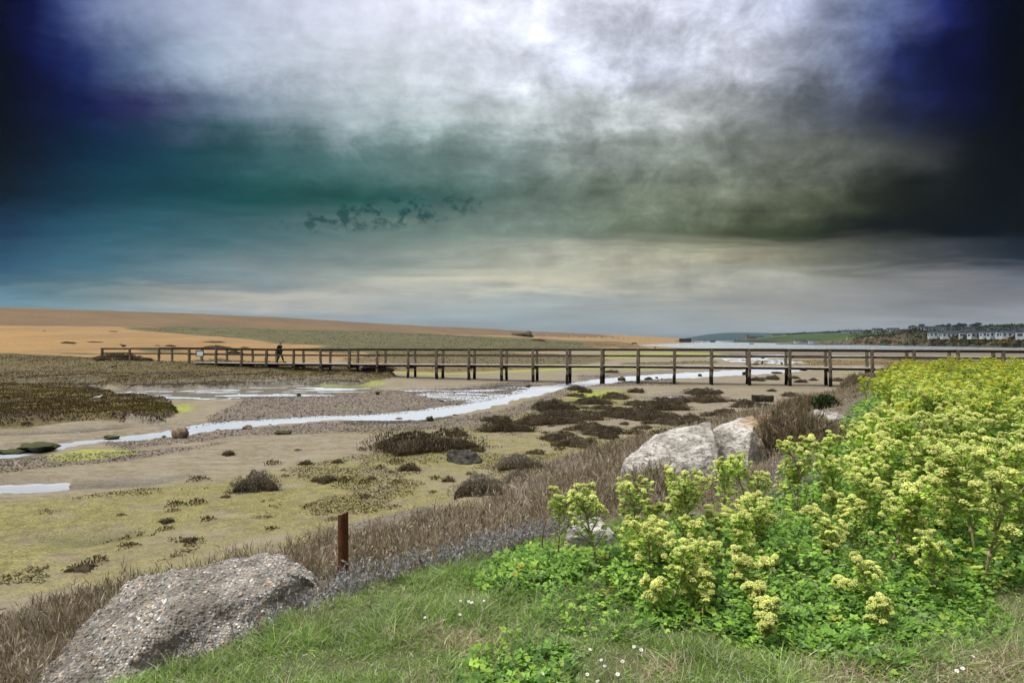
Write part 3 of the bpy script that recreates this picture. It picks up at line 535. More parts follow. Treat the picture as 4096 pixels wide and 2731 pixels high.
STONES=[(716,1752,72,46,'brown','squarish brown stone with a dark underside at the edge of the creek'),(870,1717,26,11,'dark','low dark stone in the creek left of the mossy stone'),(900,1713,24,12,'moss','small moss-topped stone standing in the creek'),(990,1717,40,18,'brown','brick-shaped brown stone lying in the creek'),(1127,1738,70,20,'moss','flat bright moss-covered stone on the mud below the creek'),
 (655,1733,20,9,'weed','small green stone left of the squarish brown stone'),(1080,1687,14,4,'moss','tiny green stone awash in the creek'),(130,1792,200,32,'weed','big low moss-covered mound of stone at the far left of the creek'),(25,1797,120,18,'weed','flat weedy stone at the left edge of the picture'),(440,1741,70,16,'weed','weedy low stone in the brown shallows of the creek'),
 (1195,1576,17,12,'weed','dark green lump on the wet mud, left of centre'),(1594,1664,28,10,'brown','small brown stone in the middle of the bright creek'),(1719,1682,34,20,'moss','yellow-green mossy stone at the lower edge of the creek'),(1510,1578,18,13,'weed','dark green stone on the pebbly mud above the creek'),(1765,1604,22,8,'moss','low mossy stone on the pebbles above the creek'),
 (2112,1541,22,12,'weed','dark weedy stone on the black weed bank near the bridge'),(2486,1516,32,15,'weed','weedy stone in the water just right of a bridge post'),(2594,1515,36,17,'dark','humped black stone in the water under the bridge'),(2628,1507,14,7,'dark','small black stone right of the humped black stone'),(2648,1516,8,4,'dark','tiny black stone at the waterline under the bridge'),
 (2801,1499,18,11,'dark','black stone seen between two middle bridge posts'),(2980,1499,24,14,'dark','black stone beside a leaning bridge post'),(3052,1431,15,6,'dark','black stone in the far pool behind the bridge'),(3049,1454,10,9,'dark','upright black stone in the far shallows'),(3128,1457,11,9,'dark','block-like black stone in the far shallows'),(3024,1460,26,6,'dark','long low black stone in the far shallows'),(3108,1494,44,8,'dark','flat black stone in the upper creek right of the bridge post'),(3218,1482,38,6,'dark','long flat black stone at the right end of the creek'),(1820,1660,24,5,'weed','strip of weed-covered stone by the post reflections')]
for k,(x,yb,w,h,kind,lab) in enumerate(STONES):
    X,Y=hit(x,yb); s=w*Y/FP/2; o=obj('stone',stone_mesh(20+k,.6,.36 if kind in ('moss','weed') else .16),MS[kind],None,(X,Y+s*.3,max(0,ground_z(X,Y))-.02)); o.scale=(s*1.05,s*.9,max(.05,h*Y/FP)/.98); o.rotation_euler=(0,0,random.uniform(-.4,.4)); tag(o,lab,'stone','stones in and beside the creek')
# dark timber baulk on the mud
X,Y=hit(3050,1606); bm=bmesh.new(); box(bm,(0,0,.15),(1.02,.36,.34),bev=.03); bmesh.ops.subdivide_edges(bm,edges=bm.edges[:],cuts=3,use_grid_fill=True)
me=displace(bm_mesh('timber_baulk',bm),[(4,.05,'f')],2); o=obj('timber_baulk',me,M_DARKWOOD,None,(X,Y,ground_z(X,Y))); o.rotation_euler=(0,.03,-.1); tag(o,'black rotting timber block lying on the mud below the bridge','timber')
# rusty post
def rust_post():
    X,Yp=-1.237,5.0; b=ground_z(X,Yp)-.12; top=1.94; h=top-b; V=[];F=[]
    root=empty('rusty_post',(X,Yp,b),.25,'rusty brown steel pile standing upright in the scrub','post')
    bm=bmesh.new(); n=20                                      # half-round trough section
    a=[math.pi*(.02+.96*i/n) for i in range(n+1)]; ro,ri=.0375,.031
    prof=[(ro*math.cos(t),-ro*math.sin(t)) for t in a]+[(ri*math.cos(t),-ri*math.sin(t)) for t in reversed(a)]
    rows=[]; K=14
    for k in range(K+1):
        z=h*k/K; rows.append([bm.verts.new((x*(1+.03*(1-k/K))-.02*k/K*0,y,z+(.012*(x/.0375) if k==K else 0)+(random.uniform(-.002,.002) if k==K else 0))) for x,y in prof])
    m=len(prof)
    for k in range(K):
        for i in range(m): bm.faces.new((rows[k][i],rows[k][(i+1)%m],rows[k+1][(i+1)%m],rows[k+1][i]))
    for i in range(n): bm.faces.new((rows[K][i],rows[K][i+1],rows[K][m-2-i],rows[K][m-1-i]))
    mt,t=nodes('rust'); o=t.objc(); n1=t.noise(t.mapv(o,(1,1,.35)),28,6,.7); n2=t.noise(o,110,4,.7); n3=t.noise(o,7,4,.6)
    c=t.mix(t.ss(n1,.35,.65),(.055,.020,.009),(.125,.045,.015)); c=t.mix(t.math('MULTIPLY',t.ss(n2,.55,.68),.7),c,(.26,.115,.04)); c=t.mix(t.math('MULTIPLY',t.ss(n3,.5,.7),.5),c,(.030,.014,.009))
    t.out(t.pbr(c,.9,spec=.2,normal=t.bump(n2,.5,.004)))
    bmesh.ops.recalc_face_normals(bm,faces=bm.faces[:]); obj('steel_section',bm_mesh('steel_section',bm),mt,root)
    mb=MB(); V,F=tube([(.02,-.02,h-.01),(.024,-.022,h+.012),(.026,-.024,h+.02)],.0016,5); mb.add(V,F); o=obj('wire_end',mb.mesh('wire_end'),mt,root)
rust_post()
# gull on the marsh island and birds on the bridge rail
def bird(x,y,z,s,rz,cols,label,cat):
    root=empty('bird',(x,y,z),rz,label,cat); mb=MB()
    rings=[]
    for cx,cz,rx,rz2 in ((-.20,.16,.006,.004),(-.14,.165,.03,.03),(-.05,.17,.07,.07),(.05,.18,.075,.078),(.12,.205,.055,.06),(.155,.25,.04,.042),(.185,.285,.042,.042),(.215,.285,.03,.03),(.24,.28,.010,.010)):
        a=np.arange(10)*2*np.pi/10; rings.append(np.stack([np.full(10,cx)+0*a,rx*np.cos(a),cz+rz2*np.sin(a)],1)*s)
    V,F=loft(rings); mb.add(V,F,cols[0]); o=mb.mesh('body',True); obj('body',o,M_COL,root)
    mb=MB(); V,F=tube([(.235*s,0,.28*s),(.285*s,0,.27*s)],[.010*s,.002*s],6); mb.add(V,F,cols[2]); obj('beak',mb.mesh('beak'),M_COL,root)
    for sg in (-1,1):
        mb=MB(); P=ICO2[0]*np.array([.15,.022,.06])*s; P[:,0]-=.06*s; P[:,2]+=.185*s; P[:,1]+=sg*.065*s; mb.add(P,ICO2[1],cols[1]); obj('wing',mb.mesh('wing',True),M_COL,root)
        mb=MB(); V,F=tube([(.03*s,sg*.03*s,.12*s),(.035*s,sg*.03*s,0),(.07*s,sg*.03*s,.003)],.006*s,5); mb.add(V,F,cols[2]); obj('leg',mb.mesh('leg'),M_COL,root)
X,Y=hit(390,1612,True); bird(X,Y,ground_z(X,Y)+.10,.8,.4,((.8,.8,.78),(.45,.47,.5),(.5,.35,.05)),'white gull standing on the brown marsh island','gull')
x,y=bridge_at(492,.03); bird(x,y,rail_z(492)-.03,1.15,math.pi+.5,((.008,.008,.01),(.010,.010,.012),(.012,.012,.012)),'black crow perched on the far left rail of the bridge approach','crow')
x,y=bridge_at(2621,.0); bird(x,y,rail_z(2621)+.035,.5,.9,((.05,.045,.04),(.03,.028,.025),(.03,.03,.03)),'small dark bird perched on the middle of the bridge handrail','bird')
# ------------------------------------------------------------------ beyond the lagoon
SH_X=[2880,2935,3040,3150,3244,3380,3500,3650,3804,3950,4096,4400]; SH_Y=[1368.3,1369,1371,1372,1373.2,1378,1381.2,1384,1386.4,1389,1391.4,1396]
SK_X=[2880,2935,2980,3013,3040,3142,3210,3346,3500,3627,3760,3880,3918,3964,4096,4400]; SK_Y=[1367.9,1366.5,1360,1354,1350,1338,1333,1327,1323.5,1321.5,1319,1313,1309,1303,1300,1292]
BL_X=[2880,3040,3244,3340,3400,3480,3576,3662,3720,3760,3905,4096,4400]; BL_Z=[.5,2,2.5,3.,4.,6.,6.5,8.6,7.2,5.2,4.9,4.6,4.6]
def shoreY(x): return FP*EYE/(np.interp(x,SH_X,SH_Y)-HY)
def head_depth(x): return np.interp(x,[2880,2935,3040,3210,3500,4400],[1700,1650,1650,1650,1600,1550])
def headland_pt(x,t):                                 # t=0 shore, .06 bluff top, 1 skyline
    ys=shoreY(x); yk=np.maximum(head_depth(x),ys*1.15); zk=EYE+(HY-np.interp(x,SK_X,SK_Y))/FP*yk; bz=np.interp(x,BL_X,BL_Z)
    tt=np.clip((t-.06)/.94,0,1); Y=np.where(t<.06,ys+t/.06*14*np.clip(ys/400,.6,3),ys+14*np.clip(ys/400,.6,3)+tt*(yk-ys-14*np.clip(ys/400,.6,3)))
    low=np.interp(x,[3300,3700],[0,1]); s=tt**(1.0-.12*low)
    z=np.where(t<.06,.05+(bz-.05)*smooth01(t/.06*.9+.1*(t/.06)),bz+(zk-bz)*s); u=(x-CX)/FP
    return u*Y,Y,z
def headland():
    xs=np.linspace(2880,4420,420); ts=np.concatenate([np.linspace(0,.06,10,endpoint=False),np.linspace(.06,.35,40,endpoint=False),np.linspace(.35,1,30)])
    Xg,Tg=np.meshgrid(xs,ts); X,Y,Z=headland_pt(Xg,Tg)
    edge=(Tg<.06)*np.sin(np.pi*np.clip(Tg/.06,0,1)); Z=Z+edge*1.2*fbm(X,Y,9,3,41)+np.clip((Tg-.06)*8,0,1)*(.8*fbm(X,Y,40,3,42))*(1-Tg)
    # back of the hill falls away behind the skyline
    Yb=Y[-1]+400; Xb=X[-1]/Y[-1]*Yb; X=np.vstack([X,Xb]); Y=np.vstack([Y,Yb]); Z=np.vstack([Z,Z[-1]*.5])
    V=np.stack([X,Y,Z],-1).reshape(-1,3); nc=len(xs); nr=len(ts)+1; i=np.arange(nr-1)[:,None]*nc; j=np.arange(nc-1)[None]
    F=np.stack([(i+j).ravel(),(i+j+1).ravel(),(i+nc+j+1).ravel(),(i+nc+j).ravel()],1)
    me=np_mesh('hills',V,F,smooth=True); Tt=np.vstack([Tg,np.ones((1,nc))]).ravel(); Xt=np.vstack([Xg,Xg[:1]]).ravel()
    set_f(me,'t_bluff',np.clip((.085-Tt)/.03,0,1)*np.clip((Xt-3000)/300,0,1)); set_f(me,'t_beach',np.clip((.012-Tt)/.006,0,1)); set_f(me,'t_low',np.clip((Xt-3560)/80,0,1)*np.clip((.22-Tt)/.05,0,1))
    m,t=nodes('hills'); p=t.pos(); n=t.noise(p,.012,5,.6); n2=t.noise(p,.11,6,.7); ce=t.vor(t.mapv(p,(1,.8,0),rot=(0,0,.5)),.0042,'Color'); f=t.n('ShaderNodeSeparateColor',Color=ce).outputs[0]; dist=t.vor(t.mapv(p,(1,.8,0),rot=(0,0,.5)),.0042,'Distance',feature='DISTANCE_TO_EDGE')
    c=t.mix(f,(.035,.075,.020),(.075,.105,.030)); c=t.mix(t.math('MULTIPLY',t.ss(n,.5,.65),.6),c,(.08,.085,.035)); c=t.mix(t.ss(dist,.05,.02),c,(.022,.030,.014))
    bl=t.mix(t.ss(n2,.38,.62),(.035,.038,.018),(.16,.115,.065)); bl=t.mix(t.ss(t.noise(p,.05,3,.6),.62,.7),bl,(.18,.12,.02)); c=t.mix(t.attr('t_bluff'),c,bl)
    c=t.mix(t.math('MULTIPLY',t.attr('t_low'),.6),c,(.05,.055,.03)); c=t.mix(t.attr('t_beach'),c,(.06,.055,.05)); t.out(t.pbr(c,.95,spec=.1))
    tag(obj('hills',me,m),kind='structure')
headland()
def blue_hill():
    xs=np.linspace(2630,3420,120); sky=np.interp(xs,[2630,2700,2754,2800,2836,2877,2931,3000,3074,3193,3420],[1362,1358.5,1350,1342.5,1336.5,1332.3,1330.2,1330.3,1331.8,1332,1334])
    sky=sky+.5*fbm(xs,xs*0,25,3,50)
    rows=[]
    for yy,f in ((5000,0.),(5250,.45),(5600,.8),(6000,1.),(6900,.4)):
        rows.append(np.stack([(xs-CX)/FP*yy,np.full_like(xs,yy),-1+f*(EYE+1+(HY-sky)/FP*6000)],-1))
    V=np.vstack(rows); nc=len(xs); i=np.arange(4)[:,None]*nc; j=np.arange(nc-1)[None]; F=np.stack([(i+j).ravel(),(i+j+1).ravel(),(i+nc+j+1).ravel(),(i+nc+j).ravel()],1)
    m,t=nodes('far_hill'); n=t.noise(t.pos(),.004,5,.6); t.out(t.pbr(t.mix(n,(.030,.052,.045),(.055,.078,.070)),.95,spec=.05)); tag(obj('far_hill',np_mesh('far_hill',V,F,smooth=True),m),kind='structure')  # greens shifted to blue-grey: distance haze put into the base colour
blue_hill()
# long bank of shingle in the lagoon
pts=flat([(3103,1375.6),(3250,1377),(3400,1378.6),(3412,1379.6),(3260,1379.2),(3110,1376.4)],0); bm=bmesh.new(); vs=[bm.verts.new((x,y,.0)) for x,y in pts]; vt=[bm.verts.new((x,y,.45)) for x,y in pts]
bm.faces.new(vt)
for i in range(6): bm.faces.new((vs[i],vs[(i+1)%6],vt[(i+1)%6],vt[i]))
bmesh.ops.recalc_face_normals(bm,faces=bm.faces[:]); tag(obj('sandbar',bm_mesh('sandbar',bm),plain_mat('sandbar',(.035,.035,.028),.9,.2,.2,.2)),kind='structure')
M_WHITE=plain_mat('white_wall',(.33,.35,.365),.6,.3,.06,2.0); M_ROOF=plain_mat('grey_roof',(.035,.04,.05),.8,.2,.2,2.0); M_GLASS=plain_mat('dark_window',(.03,.04,.055),.2,.5,.1,2.0); M_BRICK=plain_mat('brick_wall',(.28,.20,.15),.9,.2,.15,2.0); M_RED=plain_mat('tile_roof',(.22,.11,.08),.9,.2,.2,2.0)
def gable(bm,L,W,h,rise,ov=.25):
    v=[bm.verts.new(p) for p in ((-L/2-ov,-W/2-ov,h),(L/2+ov,-W/2-ov,h),(L/2+ov,W/2+ov,h),(-L/2-ov,W/2+ov,h),(-L/2-ov,0,h+rise),(L/2+ov,0,h+rise))]
    for f in ((0,1,5,4),(2,3,4,5),(1,2,5),(3,0,4),(3,2,1,0)): bm.faces.new([v[i] for i in f])
def home_meshes(L,W,h,rise,nw):
    bw=bmesh.new(); box(bw,(0,0,h/2-.4),(L,W,h+.8)); 
    for s in (-1,1):                                 # gable triangle under the roof
        v=[bw.verts.new((s*L/2*.999,-W/2,h)),bw.verts.new((s*L/2*.999,W/2,h)),bw.verts.new((s*L/2*.999,0,h+rise*.9))]; bw.faces.new(v)
    br=bmesh.new(); gable(br,L,W,h,rise)
    bg=bmesh.new()
    for i in range(nw): box(bg,(-L/2+(i+.5)*L/nw,-W/2-.012,h*.58),(L/nw*.45,.03,h*.42))
    for s in (-1,1): box(bg,(s*(L/2+.012),0,h*.55),(.03,W*.6,h*.5))
    return bm_mesh('wall',bw),bm_mesh('roof',br),bm_mesh('window_band',bg)
HM=[home_meshes(12.5,4.2,2.6,.9,5),home_meshes(10,4.0,2.5,.8,4),home_meshes(6,4.0,2.7,1.0,3)]
def home(x,yb,kind,rz,label,group='white holiday homes on the far shore',roof=None,wall=None,t0=.05):
    o_=np.linspace(t0,1,1200); Xa,Ya,Za=headland_pt(np.full_like(o_,x),o_); yy=HY-FP*(Za-EYE)/Ya; k=int(np.argmin(np.abs(yy-yb)+o_*2)); X,Y,z=Xa[k],Ya[k],Za[k]
    w,r,g=HM[kind]; root=empty('holiday_home',(X,Y,z),rz-math.atan2(X,Y)*.6,label,'holiday home',group)
    root.scale=(.85,.85,.95)
    for n,me,mt in (('wall',w,wall or M_WHITE),('roof',r,roof or M_ROOF),('window_band',g,M_GLASS)):
        me2=me if me.materials and me.materials[0]==mt else (me if not me.materials else me.copy())
        if me2 is not me: me2.materials.clear()
        obj(n,me2,mt,root)
    return root
front=[(3757,1353,0,.05,'long white holiday home with grey roof at the left end of the front row'),(3800,1354,1,.1,'low white holiday home right of the long grey-roofed one'),(3822,1346,0,-.2,'white holiday home on the rise behind the low front one'),(3853,1355,2,1.2,'gable-fronted white holiday home in the middle of the front row'),(3888,1352,2,1.3,'small gabled holiday home beside the dark gap in the front row'),(3912,1351,1,.3,'white holiday home partly behind the gorse bushes'),(3962,1350,1,.2,'dark-roofed holiday home above the yellow gorse'),(4008,1350,2,.9,'white gabled holiday home above the shoreline sheds'),(4045,1350,1,.1,'long white holiday home near the right edge, front row'),(4086,1352,2,1.1,'rightmost white holiday home of the front row')]
for a in front: home(*a)
HR=random.Random(5)
k=0
for row,(y0,n) in enumerate(((1344,9),(1338,10),(1332,9))):
    for i in range(n):
        x=3806+row*18+(i+.5)*(4096-3806-row*18)/n+HR.uniform(-5,5); home(x,y0+HR.uniform(-1.2,1.2),HR.choice([1,2,2,2]),HR.choice([.3,1.0,1.2,1.4,-.5]),'white holiday home in the packed rows behind the front row','holiday homes in the back rows').scale=(.72,.72,.85); k+=1
for (x,yb,l) in ((3950,1366,'grey shed low on the far shore left of the white cottage'),(3975,1367,'white cottage low on the far shore beside the gorse')): home(x,yb,2,.3,l,'sheds on the far shore')
for (x,yb,l,kd) in ((3670,1332,'white farmhouse on the hill left of the umbrella tree',1),(3700,1327,'long white barn below the umbrella tree',0),(3742,1331,'low pale building on the hill above the holiday homes',0),(3755,1325,'pale house half hidden by hill trees',1),(3870,1312,'red-roofed house between skyline trees',1),(3572,1329,'white bungalow among the hedges on the hill',1),(3505,1330,'white house at the left of the hill hamlet',2),(3430,1331,'small pale house below the tall mast',1),(3385,1331,'pale house left of the tall mast',1),(3105,1345,'long white glasshouse on the left hill slope',0),(3130,1342,'white glasshouse right of the long one',0),(3035,1352.5,'pale building at the top of the left promontory',0),(3200,1372,'row of white beach huts at the waterline',0),(3255,1372.6,'pale beached hut right of the row at the waterline',1)):
    r=home(x,yb,kd,HR.uniform(-.2,.2),l,'hill houses',roof=M_RED if 'red' in l else None,t0=.02 if x in (3200,3255) else .45); s=1.5 if HY-yb>20 or x<3200 else 1.1; r.scale=(s,s,s)
# promontory buildings
def block(name,x,yb,Y,parts,label,cat):
    u=(x-CX)/FP; z=EYE+(HY-yb)/FP*Y; root=empty(name,(u*Y,Y,z),0,label,cat)
    for pn,mt,bxs in parts:
        bm=bmesh.new()
        for c,s in bxs: box(bm,c,s)
        obj(pn,bm_mesh(pn,bm),mt,root)
    return root
block('harbour_building',3000,1357,1450,[('wall',M_BRICK,[((0,0,3),(18,8,6)),((-5,0,7.5),(5,6,3)),((9,1,2),(9,7,4))]),('roof',M_ROOF,[((0,0,6.2),(18.6,8.6,.5)),((-5,0,9.2),(5.5,6.5,.5))]),('window',M_GLASS,[((i*3-7,-4.05,3.4),(1.2,.1,1.5)) for i in range(6)])],'stepped brown building on the tip of the far promontory','building')
block('harbour_building',2947,1366,1500,[('wall',M_WHITE,[((0,0,2),(17,7,4)),((4,0,6),(6,5,5))]),('roof',M_RED,[((0,0,4.2),(17.6,7.6,.4)),((4,0,8.7),(6.5,5.5,.6))]),('window',M_GLASS,[((i*3-6,-3.55,2.4),(1.2,.1,1.4)) for i in range(5)])],'white building at the waterline left of the promontory','building')
block('wooden_hut',2741,1369,820,[('wall',M_DARKWOOD,[((0,0,2.1),(13,6,4.2))]),('roof',plain_mat('hut_roof',(.05,.045,.04),.8,.2),[((0,0,4.4),(13.6,6.6,.4))]),('window',M_GLASS,[((-3+3*i,-3.05,2.4),(1.3,.1,1.2)) for i in range(3)]),('annexe',plain_mat('hut_annexe',(.25,.22,.19),.8,.2),[((8.4,0,1.6),(3.4,5,3.2))])],'dark wooden hut with a pale annexe on the end of the shingle spit','hut')
block('beach_shed',2787,1367.5,980,[('wall',M_WHITE,[((0,0,1.2),(24,6,2.4))]),('roof',M_ROOF,[((0,0,2.6),(24.6,6.6,.4))])],'long low white shed right of the dark hut','shed')
block('beach_shed',2823,1368.5,900,[('wall',M_WHITE,[((0,0,1.1),(9,4,2.2))]),('roof',M_ROOF,[((0,0,2.35),(9.4,4.4,.35))])],'small white shed in the middle of the spit','shed')
block('beach_shed',2851,1369,900,[('wall',plain_mat('blue_shed',(.03,.06,.12),.7,.2),[((0,0,1.1),(6,4,2.2))]),('roof',M_ROOF,[((0,0,2.3),(6.4,4.4,.3))])],'dark blue shed at the tip of the spit','shed')
def car(x,yb,Y,label):
    r=block('parked_car',x,yb,Y,[('body',M_WHITE,[((0,0,.55),(4.2,1.7,.6)),((-.2,0,1.05),(2.2,1.5,.5))]),('window',M_GLASS,[((-.2,-.76,1.08),(1.9,.04,.34))])],label,'car')
    for sx in (-1.3,1.3):
        bm=bmesh.new(); bmesh.ops.create_cone(bm,cap_ends=True,segments=12,radius1=.33,radius2=.33,depth=1.75,matrix=Matrix.Translation((sx,0,.33))@Matrix.Rotation(math.pi/2,4,'X')); obj('wheel',bm_mesh('wheel',bm),M_GLASS,r)
car(2773,1368.6,760,'white car parked beside the dark hut'); car(2817,1368.9,780,'white car parked by the small white shed')
# boats
def boat(x,Y,L,label,col,sail=False):
    u=(x-CX)/FP; root=empty('boat',(u*Y,Y,-.15),.1,label,'boat'); mb=MB(); rings=[]
    for f in np.linspace(-1,1,9):
        w=.95*(1-max(0,f)**2.2)*L*.2+.02; b=w*.6
        rings.append(np.array([(f*L/2,-w,.75+.25*max(0,f)),(f*L/2,-b,.05),(f*L/2,b,.05),(f*L/2,w,.75+.25*max(0,f))]))
    V,F=loft(rings); mb.add(V,F,col); obj('hull',mb.mesh('hull'),M_COL,root)
    if sail:
        mb=MB(); mb.add(*tube([(0,0,.7),(0,0,6.5)],.07,6),(.5,.5,.5)); obj('mast',mb.mesh('mast'),M_COL,root)
        mb=MB(); mb.add(np.array([(-.1,-.03,1),(-2.3,-.03,1.1),(-.1,-.03,6.3),(-.1,.03,1),(-2.3,.03,1.1),(-.1,.03,6.3)]),np.array([(0,1,2),(5,4,3),(0,3,4),(0,4,1),(1,4,5),(1,5,2),(2,5,3),(2,3,0)]),(.75,.75,.75)); obj('sail',mb.mesh('sail'),M_COL,root)
    else:
        mb=MB(); P=ICO2[0]*np.array([.3,.5,.3])+np.array([-L*.35,0,.9]); mb.add(P,ICO2[1],(.03,.03,.03)); obj('engine',mb.mesh('engine'),M_COL,root)
boat(3007,600,3.6,'small dark motor dinghy moored out on the lagoon',(.04,.045,.05)); boat(3389,560,2.4,'tiny white-sailed boat by the far sandbank',(.6,.6,.6),True); boat(3455,520,1.2,'small dark buoy-like boat right of the sailing boat',(.03,.03,.03))
# masts on the skyline
for x,y0,y1,l,dbl in ((3436,1310,1330,'tall twin mast on the skyline',True),(3358,1317,1330,'shorter twin mast left of the tall one',True),(3294,1322,1331,'small thin mast at the left of the hill skyline',False)):
    Y=1600; u=(x-CX)/FP; zb=EYE+(HY-y1)/FP*Y-2; h=(y1-y0)/FP*Y+2; mb=MB()
    for dx in ((-.9,.9) if dbl else (0,)): mb.add(*tube([(dx,0,0),(dx,0,h)],[.45,.3],6),(.16,.17,.18))
    for q in range(1,5): mb.add(*tube([(-.9,0,h*q/5),(.9,0,h*q/5)],.2,4),(.16,.17,.18))
    o=obj('radio_mast',mb.mesh('radio_mast'),M_COL,None,(u*Y,Y,zb)); tag(o,l,'mast','masts on the skyline')
# hill trees
M_TREE=leaf_mat('far_tree_leaf',.15,.7,.1,.2)
def tree_mesh(seed,shape):
    r=np.random.default_rng(seed); mb=MB(); n=340; cols=np.array([(.022,.035,.014),(.035,.050,.018),(.05,.055,.024),(.016,.024,.012)])
    P=r.normal(size=(n,3)); P/=np.linalg.norm(P,axis=1)[:,None]; P*=r.random((n,1))**.4
    if shape=='umbrella': P=P*np.array([4.2,4.2,1.3])+np.array([0,0,7.2])
    elif shape=='wind': P=P*np.array([4.6,3.8,2.6]); P[:,0]+=.5*P[:,2]; P+=np.array([.8,0,4.6])
    else: P=P*np.array([3.6,3.6,3.3])+np.array([0,0,4.8])
    P+=r.normal(size=(n,3))*.35
    for p in P:
        a=r.normal(size=3);a/=np.linalg.norm(a);b=np.cross(a,r.normal(size=3));b/=np.linalg.norm(b);s=r.uniform(.5,1.0); mb.add(np.array([p-a*s,p+b*s*.6,p+a*s,p-b*s*.6]),np.array([(0,1,2),(0,2,3)]),cols[r.integers(4)])
    cr=mb.mesh('crown'); mb=MB(); top=6.8 if shape=='umbrella' else 4.5
    mb.add(*tube([(0,0,-1),(.1,0,top*.5),(.2,0,top)],[.42,.3,.2],6),(.06,.05,.04))
    for k in range(5):
        a=k*1.26; mb.add(*tube([(.15,0,top*.6),(.15+1.8*math.cos(a),1.8*math.sin(a),top+.6)],[.16,.06],5),(.06,.05,.04))
    return cr,mb.mesh('trunk')
TM={'umbrella':[tree_mesh(1,'umbrella')],'wind':[tree_mesh(2,'wind'),tree_mesh(3,'wind')],'round':[tree_mesh(4,'round'),tree_mesh(5,'round')]}
TREES=[(3525,1322,7,'wind'),(3645,1320,13,'wind'),(3650,1319,9,'wind'),(3687,1318,12,'umbrella'),(3722,1318,8,'wind'),(3732,1317,9,'wind'),(3749,1318,11,'round'),(3760,1317,12,'wind'),(3770,1317,12,'round'),(3778,1316,9,'wind'),(3794,1316,13,'round'),(3815,1315,11,'wind'),(3826,1314,11,'wind'),(3838,1313,13,'round'),(3850,1312,13,'wind'),(3858,1312,9,'wind'),(3885,1311,10,'wind'),(3897,1310,12,'wind'),(3910,1310,14,'wind')]
TL={3687:'flat-topped umbrella-shaped tree alone on the skyline',3794:'round-crowned tree standing alone on the skyline',3910:'tallest windswept tree at the right of the skyline trees',3645:'dark windswept tree at the left of the skyline clump',3525:'small lone tree at the far left of the skyline'}
for i,(x,yb,h,sh) in enumerate(TREES):
    Y=1585; u=(x-CX)/FP; z=EYE+(HY-yb)/FP*Y; cr,tk=TM[sh][i%len(TM[sh])]; s=h/8.0
    r=empty('tree',(u*Y,Y,z-.6),HR.uniform(-.4,.4),TL.get(x,'dark windswept tree in the skyline row on the far hill'),'tree','trees on the far skyline'); r.scale=(s,s,s); obj('crown',cr,M_TREE,r); obj('trunk',tk,M_COL,r)
# hedges and scrub of the far shore: too many bushes to count
def far_scrub():
    mb=[];r=np.random.default_rng(9); V=[];C=[]
    def clump(X,Y,Z,s,n,cols):
        P=r.normal(size=(n,3))*np.array([s,s,s*.45]); P[:,2]=np.abs(P[:,2]); P+=np.array([X,Y,Z]); a=r.normal(size=(n,3));a/=np.linalg.norm(a,axis=1)[:,None]; b=np.cross(a,r.normal(size=(n,3)));b/=np.linalg.norm(b,axis=1)[:,None]; q=s*r.uniform(.25,.5,(n,1))
        V.append(np.stack([P-a*q,P+b*q*.7,P+a*q,P-b*q*.7],1).reshape(-1,3)); C.append(np.repeat(np.array(cols)[r.integers(0,len(cols),n)],4,axis=0))
    dk=[(.022,.032,.014),(.035,.045,.018),(.05,.05,.022),(.018,.024,.012)]; gorse=[(.28,.17,.012),(.18,.12,.015),(.06,.055,.02)]; br=[(.10,.07,.04),(.07,.055,.03),(.045,.045,.022)]
    for k in range(620):
        x=r.uniform(3420,4400); t=r.uniform(.012,.10); X,Y,Z=headland_pt(np.array([x]),np.array([t])); clump(X[0],Y[0],Z[0]-.3,r.uniform(.6,1.7),24,br if r.random()<(.7 if x<3760 else .3) else dk)
    for x,t in ((3922,.030),(3930,.034),(3938,.028),(4015,.030),(4022,.026),(4030,.034),(3840,.035)):
        for q in range(3):
            X,Y,Z=headland_pt(np.array([x+r.uniform(-6,6)]),np.array([t])); clump(X[0],Y[0]-.5,Z[0]+.1,1.1,30,gorse)
    for k in range(900):                                  # hedges along field edges and below the skyline
        x=r.uniform(3150,4400); t=r.choice([.97,.93,.80,.55,.38,.22])+r.normal()*.006+.03*math.sin(x*.02); 
        if x<3400 and t<.75: continue
        X,Y,Z=headland_pt(np.array([x]),np.array([min(t,1.)])); clump(X[0],Y[0],Z[0]-.5,r.uniform(2.,4.2) if t>.7 else r.uniform(1.5,2.5),16,dk)
    V=np.vstack(V); n=len(V)//4; F=np.arange(n*4).reshape(-1,4); tag(obj('far_scrub',np_mesh('far_scrub',V,F,np.vstack(C)),M_TREE),'dark hedges and gorse scrub across the far shore and hill','scrub',kind='stuff')
far_scrub()
# ------------------------------------------------------------------ things on the shingle beach
def on_beach(x,y):
    h=hit(x,y); return (h[0],h[1],ground_z(*h)) if h else None
def beach_post(x,y,hpx,wh,label,group):
    p=on_beach(x,y)
    if not p: return
    X,Y,z=p; h=hpx*Y/FP; w=max(.10,.05*h); mb=MB(); mb.add(*tube([(0,0,-.5),(0,0,h)],[w,w*.8],6),(.55,.55,.52) if wh else (.035,.03,.025)); o=obj('marker_post' if wh else 'fence_post',mb.mesh('post_mesh'),M_COL,None,(X,Y,z)); tag(o,label,'post',group)
for x,y in ((2136,1336),(2188,1346),(2409,1359),(2502,1361),(2629,1372),(2698,1371)): beach_post(x,y,6,True,'short white marker post on the shingle slope','white marker posts on the beach')
for x,y in ((2052,1317),(2069,1317.5),(2086,1318),(2101,1319),(2167,1322.5),(2184,1324),(2230,1326),(2267,1328.5),(2284,1330),(2316,1331.5),(2352,1333.5),(2375,1335.5)): beach_post(x,y+1.5,4,False,'thin dark post along the crest of the shingle ridge','posts on the ridge crest')
